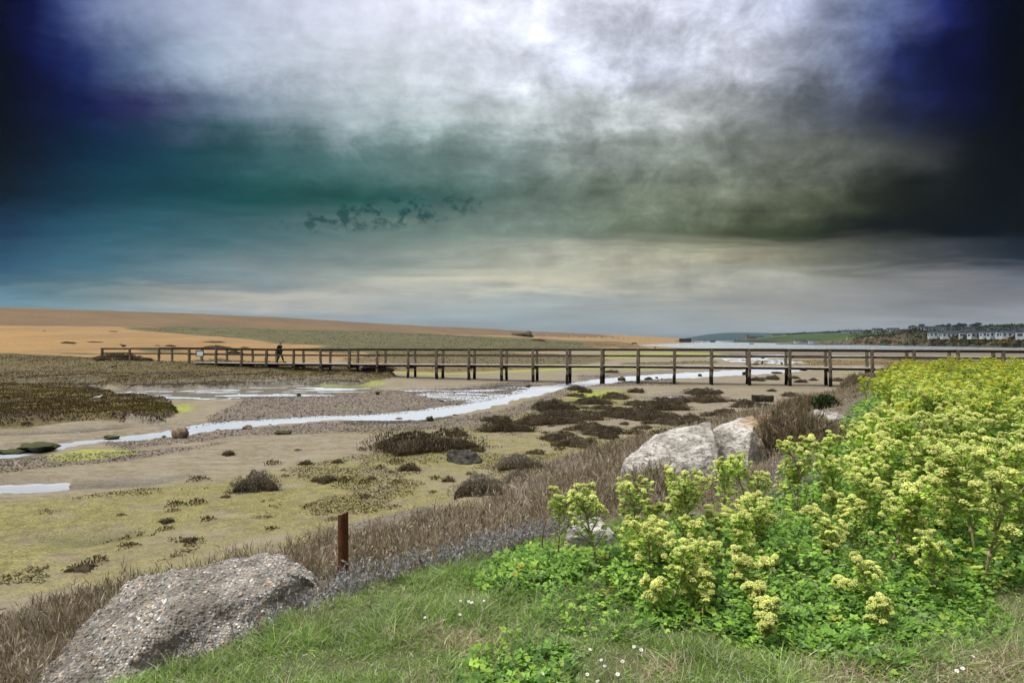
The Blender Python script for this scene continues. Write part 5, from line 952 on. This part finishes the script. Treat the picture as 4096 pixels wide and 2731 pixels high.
SHRUBS=[(1668,1808,414,83,'large elongated heathery cushion on the mud, middle left'),(1831,1742,95,33,'small cushion behind the right end of the large elongated one'),(2025,1727,221,50,'wide twin-humped cushion above the algae flat'),(1991,1686,125,30,'low dark cushion behind the twin-humped one'),(2212,1640,188,46,'dark cushion nearest the bend of the creek'),(2306,1560,80,22,'small cushion at the creek side below a bridge post'),(2345,1571,60,24,'little cushion right of the creek-side one'),(2373,1617,144,34,'mid-sized cushion on the lime-green patch'),(2460,1594,108,28,'cushion between the lime patch and bare mud'),(2550,1571,68,24,'round dark cushion alone on the bare mud below the bridge'),(2200,1698,265,46,'long cushion at the front of the heathery belt'),(2280,1682,265,42,'long cushion second in the heathery belt'),(2500,1669,250,40,'broad cushion in the middle of the heathery belt'),(2608,1682,195,46,'dense rounded cushion at the right of the heathery belt'),(2660,1642,200,40,'dark spreading cushion behind the dense rounded one'),(2555,1622,95,26,'small cushion in the back of the heathery belt'),(2362,1722,150,32,'cushion on the algae below the heathery belt'),(2430,1739,138,36,'cushion touching the double one on the algae flat'),(2315,1787,193,46,'front cushion of the group nearest the white boulder'),(2440,1758,84,30,'little cushion at the end of the front group'),(2590,1697,55,20,'small twiggy tuft under the rounded cushion'),(2550,1737,90,25,'tuft left of the broad white boulder'),(2690,1700,150,26,'thin straggling cushion behind the white boulder'),(2810,1699,125,24,'low cushion just behind the white boulders'),(2890,1668,140,26,'straggling brown cushion behind the pointed boulder'),(2770,1674,70,22,'small brown cushion behind the boulders'),
 (1914,1804,60,26,'tuft right behind the black jagged rock'),(2805,1571,130,34,'reddish cushion on bare mud below the middle of the bridge'),(2870,1574,60,18,'short tuft trailing from the reddish cushion'),(2985,1620,80,28,'rounded cushion left of the black timber'),(2830,1610,150,34,'dark cushion left of the timber, lower one'),(2720,1612,90,30,'dark cushion beside the wet sheen on the mud'),(2665,1622,115,36,'cushion at the back right of the heathery belt'),(3045,1628,95,22,'brown cushion just below the black timber'),(3090,1567,40,14,'small cushion above the black timber'),(3165,1585,66,20,'low cushion right of the black timber'),(3035,1524,66,20,'cushion between the bridge posts on the creek bank, left one'),(3095,1519,60,22,'cushion between bridge posts beside the upper creek'),(3180,1514,40,14,'small cushion under the bridge, right of a post'),(3210,1531,52,18,'low dark cushion under the right part of the bridge'),(3255,1523,36,14,'little cushion under the right end of the bridge'),(3357,1526,50,16,'dark cushion near the bridge end'),(3395,1526,42,16,'rightmost cushion under the bridge'),
 (495,1447,135,30,'grey-green mound by the first bridge posts at left'),(452,1430,90,34,'dark bush against the left end of the rails'),(585,1457,42,14,'small brown mound on shingle by the bridge entrance'),(395,1455,70,18,'grey mound left of the grey-green one'),(340,1580,90,18,'dark tuft strip above the marsh island'),(2450,1492,60,14,'weedy mound behind the bridge posts'),(1500,1500,130,26,'dark mound of marsh plants at the end of the left marsh')]
_r=np.random.default_rng(77)
for _ in range(400):
    if len(SHRUBS)>=104: break
    x_,y_=_r.uniform(1980,3060),_r.uniform(1560,1790)
    if poly_sd(np.array([x_]),np.array([y_]),[(1980,1700),(2200,1640),(2330,1565),(2700,1585),(3060,1610),(2980,1680),(2560,1765),(2300,1790),(2080,1745)])[0]>0 and not (2470<x_ and y_>1735): w_=_r.uniform(28,120)*(.6+(y_-1560)/400); SHRUBS.append((x_,y_,w_,w_*.24,'low brown cushion merging into the heathery belt between the bridge and the white boulders'))
GREY=[(1012,1962,185,76,'dense grey-brown bush standing alone on the algae flat at left'),(1920,1984,211,84,'dense grey bush at the edge of the dead scrub, centre'),(2075,1877,200,56,'spreading grey bush between the black rock and the scrub'),(2075,1927,135,36,'low grey bush joining the scrub behind the dense grey one')]
TUFT=[(1634,1882,95,34),(1521,1876,44,26),(1563,1893,28,26),(1295,1929,105,30),(1378,1931,66,30),(1456,1933,48,20),(1486,1919,34,25),(1462,1996,54,24),(1587,1934,58,18),(1795,1927,58,25),(1741,1917,48,20),(1587,1853,76,22),(1349,1851,50,18),(696,2023,78,24),(785,2015,72,24),(660,2090,62,24),(827,2081,62,24),(660,2114,66,16),(750,2173,66,22),(512,2191,82,20),(380,2247,88,26),(315,2285,122,30),(785,1918,86,20),(1089,1857,62,20),(1220,1857,62,20),(1083,2122,58,18),(690,2043,52,14),(910,1820,50,26),(1190,1800,30,12),(1450,1800,40,16),(2146,1814,84,20),(2240,1800,60,18),(1140,1905,40,14),(900,1990,44,14),(480,2060,40,14),(1330,2080,50,16),(1000,2260,40,14),(1730,1975,40,14),(1880,1900,40,14),(2500,1700,40,16),(2560,1760,50,20),(2420,1790,50,18)]
LAWN=('dark low tuft scattered on the algae-covered mud','dark tufts on the mud')
def shrubs():
    for lst,kinds in ((SHRUBS,None),(GREY,CGR),([(*a,None) for a in TUFT],CT)):
        for i,(x,yb,w,h,lab) in enumerate(lst):
            p=hit(x,yb)
            if not p: continue
            X,Y=p; W=w*Y/FP; H=max(.05,h*1.2*Y/FP)
            if kinds is CGR: me=CGR[i%2]; w0,h0=1.3,.34
            elif kinds is CT: me=CT[i%3] if i%3 else CS[i%4]; w0,h0=(.45,.14) if i%3 else (.55,.17)
            elif W>1.7: me=CL[i%3]; w0,h0=2.6,.34
            elif W>.8: me=CM[i%3]; w0,h0=1.3,.26
            else: me=CS[i%4]; w0,h0=.55,.17
            s=W/w0; o=obj('shrub',me,M_TWIG,None,(X,Y+s*w0*.18,ground_z(X,Y)-.015)); o.scale=(s,min(s*1.2,1.6*max(s,.6)),min(max(H/h0/1.25,.5*s),1.6*s)); o.rotation_euler=(0,0,R2.uniform(-.12,.12)); tag(o,lab or LAWN[0],'shrub',('heathery cushions on the mud' if lab else LAWN[1]))
    for x,yb,w,h,lab in ((262,1374,58,9,'black weed patch lying alone on the golden shingle'),(367,1367,62,5,'long thin dark weed patch on the golden shingle'),(442,1327,42,4,'dark weed streak high on the shingle'),(675,1385,42,8,'small dark clump behind the bridge rails'),(850,1391,115,14,'grey weed bank on the shingle behind the rails'),(845,1371,85,8,'flat green patch on the shingle behind the rails'),(975,1391,34,6,'small dark mound on the shingle left of the walker'),(930,1416,60,20,'brown tuft behind the rails left of the walker'),(625,1382,24,4,'tiny dark weed scrap on the shingle'),(175,1323,14,3,'tiny dark speck of weed high on the beach'),(2150,1364,60,9,'dark bush on the shingle beyond the green flat'),(2720,1366,30,4,'low dark shrub on the spit left of the hut')):
        p=hit(x,yb)
        if not p: continue
        X,Y=p; W=w*Y/FP; o=obj('weed_patch',CM[len(lab)%3],M_TWIG,None,(X,Y+W*.2,ground_z(X,Y)-.02)); o.scale=(W/1.3,W/1.3,max(h*Y/FP/.3,.3)); tag(o,lab,'weed patch','weed and shrubs on the shingle')
shrubs()
# --- brown bushes at the end of the bank
def brown_bush(seed,w,d,h,n):
    r=np.random.default_rng(seed); th=r.uniform(0,6.28,n); rr=np.sqrt(r.random(n)); x=rr*np.cos(th)*w/2; y=rr*np.sin(th)*d/2; hh=h*np.sqrt(np.clip(1.05-rr**2,0.05,1))*r.uniform(.7,1.1,n)
    parts=[]; V,F,C=stalks(x,y,0*x-.05,hh,[(.22,.165,.10),(.28,.215,.145),(.165,.13,.07),(.15,.145,.06),(.34,.285,.22)],[.3,.22,.24,.14,.10],8,.011,.007); return np_mesh('shrub',V,F,C)
BB=[brown_bush(1,1.5,1.1,.58,3000),brown_bush(2,1.6,1.0,.42,2400)]
for x,yb,Y,s,k,lab in ((3185,1850,10.4,1.0,0,'big brown twiggy bush right of the pointed white boulder'),(3275,1830,11.3,.8,1,'brown bush between the flat rocks and the big twiggy bush'),(3130,1790,13.2,.8,1,'brown bush behind the big twiggy one'),(3230,1640,17.5,.8,0,'brown bush on the bank below the bridge, left one'),(3300,1630,18.5,.8,1,'brown bush on the bank below the bridge, against the flowers'),(3180,1660,17.,.9,1,'low brown bush by the orange lichened rock'),(3440,1520,31.,1.2,0,'brown bush at the foot of the bridge posts near its right end'),(3520,1515,33.,1.3,1,'brown bush beside the flower mass under the bridge'),(3400,1540,29.,1.0,1,'small brown bush left of the bridge-end bushes'),(3585,1500,34.,1.2,0,'brown bush half behind the far flowers under the bridge')):
    X=(x-CX)/FP*Y; o=obj('shrub',BB[k],M_TWIG,None,(X,Y,ground_z(X,Y))); o.scale=(s,s,s); o.rotation_euler=(0,0,len(lab)*.7); tag(o,lab,'shrub','brown bushes on the bank')
gb=cushion(40,.6,.5,.36,900,.09,[(.03,.065,.015),(.045,.09,.02),(.025,.05,.014)],None); X=(3290-CX)/FP*17.; o=obj('shrub',gb,M_LEAF,None,(X,17.,ground_z(X,17.))); tag(o,'dark green leafy bush at the left tip of the flower mass','shrub')
# --- low marsh vegetation
def marsh():
    X,Y=sample_polar(620000,-42,12,20,95); s=in_any(X,Y,MATS)+.56*fbm(X,Y,.9,3,11)+.8*fbm(X,Y,3.5,3,21); k=s>.0; X,Y,s=X[k][:90000],Y[k][:90000],s[k][:90000]; n=len(X); Z=terrain(X,Y); g=fbm(X,Y,4.,4,71)+.5*fbm(X,Y,1.1,3,72); g2=fbm(X,Y*2.2,5.,3,73)
    D=unit(np.stack([R2.normal(0,.5,n),R2.normal(0,.5,n),np.ones(n)],1)); C=pal(n,[(.125,.092,.032),(.18,.125,.046),(.085,.065,.024)],.25); m=g>.12; C[m]=pal(m.sum(),[(.16,.13,.026),(.12,.105,.025),(.19,.135,.035)],.2); m=(g2>.12); C[m]=pal(m.sum(),[(.18,.135,.10),(.24,.19,.155),(.13,.09,.06)],.2); m=(g2<-.42)&(g>0); C[m]=pal(m.sum(),[(.09,.12,.025),(.12,.145,.03)],.2)
    e=s<.35; C[e]=C[e]*.55  # plants along the mat rims darkened: shade of the overhang put into colour
    a=quads(np.stack([X,Y,Z-.02],1),D,R2.uniform(.05,.13,n)*(1+.4*fbm(X,Y,.8,2,74)),R2.uniform(.03,.06,n),C)
    V,F,Cc=a; tag(obj('saltmarsh',np_mesh('saltmarsh',V,F,Cc),M_TWIG),'low brown saltmarsh vegetation in broad mats at left','marsh plants',kind='stuff')
    X,Y=sample_polar(260000,-30,42,55,330); s=np.maximum(in_any(X,Y,[p for p in Z_GREEN+Z_BROWN+FARMATS if len(p)>2])/(.03*Y),-9)+1.2*fbm(X,Y,12,4,75); k=s>.5; X,Y=X[k][:16000],Y[k][:16000]; n=len(X); Z=terrain(X,Y); g=fbm(X,Y,25,4,76)
    D=unit(np.stack([R2.normal(0,1.,n),R2.normal(0,.5,n),.22*np.ones(n)],1)); C=pal(n,[(.048,.058,.010),(.085,.09,.016),(.035,.038,.010),(.10,.08,.022)],.25); m=g<-.1; C[m]=pal(m.sum(),[(.14,.095,.035),(.10,.07,.03),(.17,.13,.06)],.2)
    V,F,Cc=quads(np.stack([X,Y,Z-.05],1),D,R2.uniform(.08,.26,n)*(.6+Y/300),R2.uniform(.10,.3,n)*(.6+Y/250),C*.85); tag(obj('shore_vegetation',np_mesh('shore_vegetation',V,F,Cc),M_TWIG),'low green and brown plants on the flats behind the bridge','shore plants',kind='stuff')
marsh()
# --- shell and pebble litter beside the creek
def litter():
    X,Y=sample_polar(300000,-40,34,19,60); s=in_any(X,Y,[p for p in Z_PEB if len(p)>2]); st=np.maximum(poly_sd(X,Y,STREAM),poly_sd(X,Y,PUD)); k=(s+.5*fbm(X,Y,1.5,3,81)>0)&(st<.5)&(R2.random(len(X))<.75+.8*fbm(X,Y,1.1,3,82)); X,Y=X[k][:16000],Y[k][:16000]; n=len(X); Z=np.maximum(terrain(X,Y),-.005)
    V0=np.array([(1,0,0),(-1,0,0),(0,1,0),(0,-1,0),(0,0,1)],float); F0=np.array([(0,2,4),(2,1,4),(1,3,4),(3,0,4)]); a=R2.uniform(0,6.28,n); Rm=np.stack([np.stack([np.cos(a),-np.sin(a),0*a],1),np.stack([np.sin(a),np.cos(a),0*a],1),np.stack([0*a,0*a,0*a+.7],1)],1)
    V,F,C=place_template((V0,F0),np.stack([X,Y,Z-.005],1),Rm,R2.uniform(.02,.05,n)*(.6+Y/60),pal(n,[(.09,.07,.055),(.30,.24,.20),(.05,.042,.03),(.42,.36,.31),(.16,.11,.08)],.2)); tag(obj('pebble_litter',np_mesh('pebble_litter',V,F,C),M_TWIG),'pebbles and shells littering the mud beside the creek','pebbles',kind='stuff')
    # scraps of weed on the open mud
    X,Y=sample_polar(150000,-40,20,8.5,30); s=in_any(X,Y,[p for p in Z_ALGAE if len(p)>2]); sM=line_sd(X,Y,FOOT); nz=fbm(X,Y,1.4,4,85); k=(s>.1)&(sM>.1)&(nz>.02); X,Y=X[k][:13000],Y[k][:13000]; n=len(X); Z=terrain(X,Y); D=unit(np.stack([R2.normal(0,1,n),R2.normal(0,1,n),.35+.5*R2.random(n)],1)); V,F,C=quads(np.stack([X,Y,Z-.003],1),D,R2.uniform(.03,.09,n),R2.uniform(.008,.022,n),pal(n,[(.09,.075,.03),(.14,.11,.05),(.06,.05,.022),(.20,.16,.08)],.2)); tag(obj('weed_scraps',np_mesh('weed_scraps',V,F,C),M_TWIG),'scraps of dark weed strewn over the algae flat','weed',kind='stuff')
litter()
# --- daisies
def daisy_meshes(seed):
    r=np.random.default_rng(seed); mb=MB(); n=18
    for k in range(n):
        a=k*2*np.pi/n+r.normal()*.05; d=np.array([math.cos(a),math.sin(a),.28+.1*r.normal()]); s=np.array([-math.sin(a),math.cos(a),0])*.0016; L=.0125*r.uniform(.9,1.1); P=np.array([d*.0035-s*.6,d*.0035+s*.6,d*L*.8+s*1.2,d*L,d*L*.8-s*1.2]); mb.add(P,np.array([(0,1,2),(0,2,4),(4,2,3)]),(.85,.85,.84))
    pt=mb.mesh('petals'); mb=MB(); mb.add(ICO1[0]*np.array([.0048,.0048,.0028])+np.array([0,0,.0018]),ICO1[1],(.70,.48,.03)); ce=mb.mesh('flower_centre',True); mb=MB(); mb.add(*tube([(0,.004,-.07),(.002,0,-.03),(0,0,0)],.0012,5),(.13,.20,.05)); return pt,ce,mb.mesh('stem')
DM=[daisy_meshes(k) for k in range(3)]
for i,(x,y,lab) in enumerate(((2169,2692,'daisy at the bottom left of the leaf patch, facing the camera'),(2360,2597,'daisy tucked in green leaves above the bottom grass'),(2536,2589,'upper of two neighbouring daisies below the dark leaves'),(2565,2602,'lower of two neighbouring daisies below the dark leaves'),(2419,2663,'wide open white daisy left of the dry straw tuft'),(2405,2639,'half closed daisy just above the wide open one'),(2490,2645,'pink-tinged daisy bud beside the straw'),(2471,2696,'daisy low beside the dry straw tuft'),(2349,2696,'daisy with yellow centre showing at the bottom grass'),(2391,2724,'daisy cut by the bottom edge of the picture'),(1842,2403,'leftmost daisy of the row of four on the turf'),(1874,2405,'second daisy from the left in the row of four'),(1888,2410,'third daisy of the row of four, slightly lower'),(1936,2402,'rightmost daisy of the row of four on the turf'),(1839,2457,'daisy below the row of four on the turf'),(1700,2469,'closed daisy standing left of the row of four'),(3904,2599,'larger daisy at the bottom right beside the bare straw'),(3891,2624,'daisy just below the larger one at bottom right'),(3851,2679,'daisy in dry straw at bottom right'),(3827,2689,'sideways daisy in dry straw at bottom right'))):
    X,Y=flat([(x,y)],1.72)[0]; r=empty('daisy',(X,Y,max(1.72,ground_z(X,Y)+.055)),R2.uniform(0,6),lab,'daisy','daisies in the turf'); r.rotation_euler=(.35+.3*R2.random(),R2.normal(0,.2),R2.normal(0,.4)); r.scale=(R2.uniform(.6,.85),)*3; p,c,s=DM[i%3]; obj('petals',p,M_UMBEL,r); obj('flower_centre',c,M_UMBEL,r); obj('stem',s,M_GRASS,r)
# --- dry standing stalks
for x,y0,y1,Y,lab in ((3315,1880,2010,7.0,'bleached grey dead stalk standing among the flowers'),(3409,1905,1990,7.2,'thin dark dead stalk right of the bleached one'),(1780,2050,2180,8.3,'pale dead stem standing up from the brown scrub'),(2168,2080,2260,5.0,'thin dry grass stem left of the leftmost flowering plant'),(1478,2400,2520,4.0,'dead brown forked twig standing in the turf')):
    X=(x-CX)/FP*Y; zt=EYE+(HY-y0)/FP*Y; zb=ground_z(X,Y); mb=MB(); h=zt-zb; mb.add(*tube([(.02,0,-.03),(.0,0,h*.35),(.012,0,h*.7),(.03,0,h)],[.006,.005,.004,.003],6),(.34,.31,.28) if 'bleach' in lab or 'pale' in lab else (.13,.10,.07))
    mb.add(*tube([(.006,0,h*.5),(-.03,.01,h*.75)],[.003,.002],5),(.25,.21,.17)); o=obj('dead_stalk',mb.mesh('dead_stalk'),M_TWIG,None,(X,Y,zb)); tag(o,lab,'dead stalk')
# ------------------------------------------------------------------ sky, light, camera
SUN_EL,SUN_AZ=math.radians(60),math.radians(-110)      # azimuth measured from the view direction, to the left and a little behind
def lin(c): return tuple(((v/255)/12.92 if v/255<=.04045 else ((v/255+.055)/1.055)**2.4) for v in c)
ROWS=[ # (height in the survey photo, [(column, colour)...]) of the storm sky
(0,[(0,(3,3,26)),(80,(10,14,66)),(150,(50,66,118)),(300,(136,148,178)),(600,(188,195,214)),(900,(222,224,240)),(1200,(224,227,240)),(1500,(216,219,235)),(1800,(180,186,206)),(2000,(106,120,160)),(2150,(30,36,100)),(2250,(5,6,36)),(2352,(1,1,6))]),
(150,[(0,(0,0,12)),(100,(10,14,70)),(200,(32,48,100)),(300,(92,112,146)),(450,(150,165,184)),(600,(178,187,202)),(900,(207,214,223)),(1200,(212,217,229)),(1500,(192,197,213)),(1700,(186,189,201)),(1900,(120,130,152)),(2050,(34,44,92)),(2150,(10,14,60)),(2250,(3,2,28)),(2352,(0,0,2))]),
(250,[(0,(0,1,9)),(100,(5,10,42)),(200,(10,20,66)),(350,(45,47,88)),(500,(92,111,132)),(700,(142,157,166)),(900,(174,187,191)),(1200,(186,195,198)),(1400,(186,193,194)),(1600,(162,166,166)),(1750,(120,125,128)),(1900,(80,85,96)),(2050,(28,34,58)),(2200,(8,8,42)),(2300,(1,1,12)),(2352,(0,0,2))]),
(350,[(0,(0,4,13)),(100,(3,16,36)),(250,(8,41,66)),(450,(26,66,76)),(600,(52,92,96)),(800,(76,109,108)),(1000,(96,120,116)),(1200,(120,136,132)),(1350,(138,147,142)),(1500,(134,142,134)),(1700,(114,120,112)),(1900,(92,96,88)),(2050,(60,63,60)),(2200,(18,20,25)),(2300,(3,4,11)),(2352,(0,0,1))]),
(450,[(0,(4,16,30)),(100,(8,36,56)),(250,(15,56,73)),(450,(20,66,73)),(600,(23,71,71)),(800,(36,81,76)),(900,(42,86,81)),(1000,(57,91,86)),(1200,(96,115,107)),(1400,(106,118,103)),(1600,(112,119,101)),(1800,(88,94,74)),(1950,(52,57,42)),(2100,(18,20,14)),(2250,(1,2,4)),(2352,(0,0,0))]),
(530,[(0,(19,46,71)),(150,(31,71,91)),(350,(46,89,101)),(600,(67,101,106)),(900,(97,119,113)),(1200,(116,131,121)),(1500,(101,111,90)),(1700,(64,71,47)),(1850,(40,46,29)),(2000,(16,18,13)),(2150,(2,3,4)),(2352,(0,1,2))]),
(590,[(0,(37,72,97)),(200,(57,97,114)),(500,(92,119,126)),(900,(127,139,133)),(1200,(166,169,155)),(1500,(176,174,153)),(1700,(156,153,131)),(1850,(120,120,103)),(2000,(76,79,72)),(2200,(52,56,62)),(2352,(28,38,52))]),
(640,[(0,(62,97,117)),(300,(92,122,131)),(600,(122,136,139)),(800,(147,151,143)),(1000,(188,185,167)),(1200,(198,195,174)),(1500,(186,184,166)),(1800,(155,156,147)),(2000,(122,124,121)),(2200,(117,117,119)),(2352,(102,107,116))]),
(690,[(0,(97,131,146)),(200,(122,146,151)),(400,(171,173,166)),(600,(191,187,176)),(900,(167,171,166)),(1200,(152,161,159)),(1500,(157,161,156)),(1800,(151,151,146)),(2100,(127,130,132)),(2352,(132,132,137))]),
(745,[(0,(120,145,158)),(300,(140,158,166)),(600,(152,166,171)),(1200,(152,163,166)),(1500,(157,163,163)),(1800,(151,156,156)),(2352,(142,144,149))])]
def build_sky():
    w=bpy.data.worlds.new('World'); SC.world=w; w.use_nodes=True; nt=w.node_tree; nt.nodes.clear(); t=NT(nt)
    d=nt.nodes.new('ShaderNodeTexCoord').outputs['Generated']; sp=t.n('ShaderNodeSeparateXYZ',Vector=d); x,y,z=sp.outputs
    hyp=t.math('SQRT',t.math('ADD',t.math('MULTIPLY',x,x),t.math('MULTIPLY',y,y))); az=t.math('ARCTAN2',x,y); cs=t.math('MAXIMUM',t.math('DIVIDE',y,t.math('MAXIMUM',hyp,.001)),.5)
    e=t.math('DIVIDE',t.math('DIVIDE',z,t.math('MAXIMUM',hyp,.02)),cs)                      # height on an upright plane ahead
    # cloud-layer coordinates
    zz=t.math('ADD',t.math('MAXIMUM',z,0.),.10); cv=t.n('ShaderNodeCombineXYZ',X=t.math('DIVIDE',x,zz),Y=t.math('DIVIDE',y,zz),Z=.0).outputs[0]
    cst=t.mapv(cv,(.75,1.25,1),rot=(0,0,.35))
    n1=t.noise(cst,1.1,7,.58,dist=.6); n2=t.noise(t.mapv(cv,(1,1,1),loc=(3,7,0)),3.4,7,.62,dist=.4); n3=t.noise(t.mapv(d,(1,1,1.25)),15.,9,.63,dist=.25); nst=t.noise(t.mapv(d,(2.2,2.2,16)),1.6,5,.55)
    c0=lambda v:t.math('SUBTRACT',v,.5)
    e2=t.math('ADD',e,t.math('ADD',t.math('MULTIPLY',c0(n1),.075),t.math('MULTIPLY',c0(n3),t.math('MINIMUM',t.math('MULTIPLY',t.math('MAXIMUM',e,0.),.22),.06))))
    e2=t.math('ADD',e2,t.math('MULTIPLY',c0(nst),.035))
    az2=t.math('ADD',az,t.math('MULTIPLY',c0(n2),.05))
    f=t.math('DIVIDE',t.math('ADD',az2,math.pi),2*math.pi)
    def row(stops):
        st=[((math.atan((c-1176)/1568)+math.pi)/(2*math.pi),lin(v)) for c,v in stops]
        st=[(0.,(.13,.14,.15)),(.30,(.10,.11,.125))]+st+[(.70,(.10,.11,.125)),(1.,(.13,.14,.15))]
        return t.ramp(f,st,'CARDINAL' if False else 'LINEAR')
    cur=t.ramp(f,[(0,(.50,.51,.53)),(.36,(.55,.56,.58)),(.46,(2.0,2.05,2.1)),(.54,(2.0,2.05,2.1)),(.64,(.55,.56,.58)),(1,(.50,.51,.53))])
    prev_e=.95; cols=[(.95,cur)]+[((782-yy)/1568,row(s)) for yy,s in ROWS]
    for k in range(1,len(cols)):
        ea,eb=cols[k-1][0],cols[k][0]; fac=t.ss(e2,ea,eb) if k>1 else t.ss(e2,.85,.50); cur=t.mix(fac,cur,cols[k][1])
    # wisps: broken light and dark in the deck, strongest to the right of the middle
    right=t.ss(az,-.25,.25); amp=t.math('MULTIPLY_ADD',right,.85,.40); amp=t.math('MULTIPLY',amp,t.ss(e,.02,.20))
    wis=t.math('ADD',t.math('MULTIPLY',c0(n3),2.1),t.math('ADD',t.math('MULTIPLY',c0(n2),.9),t.math('MULTIPLY',c0(n1),.35)))
    stk=t.noise(t.mapv(t.n('ShaderNodeCombineXYZ',X=az,Y=e,Z=0.).outputs[0],(3.6,19.,1),rot=(0,0,-.22)),1.,7,.62,dist=.3)
    lg=t.math('ADD',t.math('MULTIPLY',wis,t.math('MULTIPLY',amp,1.25)),t.math('MULTIPLY',t.math('MULTIPLY',c0(stk),1.3),t.math('MULTIPLY',t.ss(e,.02,.10),t.ss(e,.60,.30))))
    lg=t.math('MULTIPLY',lg,t.ss(e,.62,.42)) if False else lg
    mul=t.math('MINIMUM',t.math('POWER',2.0,lg),2.6)
    mulc=t.n('ShaderNodeCombineXYZ',X=mul,Y=mul,Z=mul).outputs[0]; cur=t.mix(1.0,cur,mulc,'MULTIPLY')
    low=t.math('MULTIPLY',t.math('MULTIPLY',c0(nst),1.1),t.ss(e,.24,.08)); lm=t.math('ADD',1.,low); cur=t.mix(1.0,cur,t.n('ShaderNodeCombineXYZ',X=lm,Y=lm,Z=lm).outputs[0],'MULTIPLY')
    # small torn dark holes in the deck, left of the middle
    hx=t.math('DIVIDE',t.math('SUBTRACT',az,-.185),.165); hy=t.math('DIVIDE',t.math('SUBTRACT',e,t.math('MULTIPLY_ADD',az,.10,.205)),.026); hm=t.ss(t.math('ADD',t.math('MULTIPLY',hx,hx),t.math('MULTIPLY',hy,hy)),1.2,.2)
    hn=t.noise(t.mapv(d,(1,1,1.3)),52.,5,.6,dist=.1); hf=t.math('MULTIPLY',hm,t.ss(hn,.47,.62)); cur=t.mix(t.math('MULTIPLY',hf,.75),cur,(.006,.045,.050))
    sky=nt.nodes.new('ShaderNodeTexSky'); sky.sky_type='NISHITA'; sky.sun_disc=False; sky.sun_elevation=SUN_EL; sky.sun_rotation=SUN_AZ; sky.air_density=1.5; sky.dust_density=3.
    cloud=t.mix(1.0,cur,(8.6,8.6,8.6),'MULTIPLY'); col=t.mix(.997,sky.outputs[0],cloud)
    bg=nt.nodes.new('ShaderNodeBackground'); t.set(bg.inputs[0],col); bg.inputs[1].default_value=.1
    o=nt.nodes.new('ShaderNodeOutputWorld'); nt.links.new(bg.outputs[0],o.inputs[0])
    w.cycles.sampling_method='MANUAL'; w.cycles.sample_map_resolution=1024
build_sky()
def build_air():
    bm=bmesh.new(); box(bm,(0,0,39),(36000,36000,85)); m=bpy.data.materials.new('haze'); m.use_nodes=True; nt=m.node_tree; nt.nodes.clear(); v=nt.nodes.new('ShaderNodeVolumePrincipled'); v.inputs['Color'].default_value=(.34,.50,.66,1); v.inputs['Density'].default_value=.00007; v.inputs['Anisotropy'].default_value=.2
    o=nt.nodes.new('ShaderNodeOutputMaterial'); nt.links.new(v.outputs[0],o.inputs['Volume']); tag(obj('haze',bm_mesh('haze',bm),m),kind='stuff')
build_air()
sun=bpy.data.lights.new('sun','SUN'); sun.energy=2.9; sun.angle=math.radians(13); sun.color=(1,.96,.90); so=bpy.data.objects.new('sun',sun); COL.objects.link(so)
sd=Vector((math.sin(SUN_AZ)*math.cos(SUN_EL),math.cos(SUN_AZ)*math.cos(SUN_EL),math.sin(SUN_EL))); so.rotation_euler=sd.to_track_quat('Z','Y').to_euler(); so.location=(0,0,40)
cam=bpy.data.cameras.new('camera'); cam.lens=24; cam.sensor_width=36; cam.clip_start=.05; cam.clip_end=30000; cam.shift_y=-3.5/4096; co=bpy.data.objects.new('camera',cam); COL.objects.link(co); co.location=(0,0,EYE); co.rotation_euler=(math.radians(90),0,0); SC.camera=co
SC.render.engine='CYCLES'; SC.cycles.use_denoising=True; SC.cycles.max_bounces=6; SC.cycles.diffuse_bounces=2; SC.cycles.glossy_bounces=2; SC.cycles.transmission_bounces=3; SC.cycles.volume_bounces=0; SC.cycles.use_adaptive_sampling=True; SC.cycles.adaptive_threshold=.02
vs=SC.view_settings; vs.view_transform='Standard'; vs.look='None'; vs.exposure=.36; vs.gamma=1; vs.use_curve_mapping=False
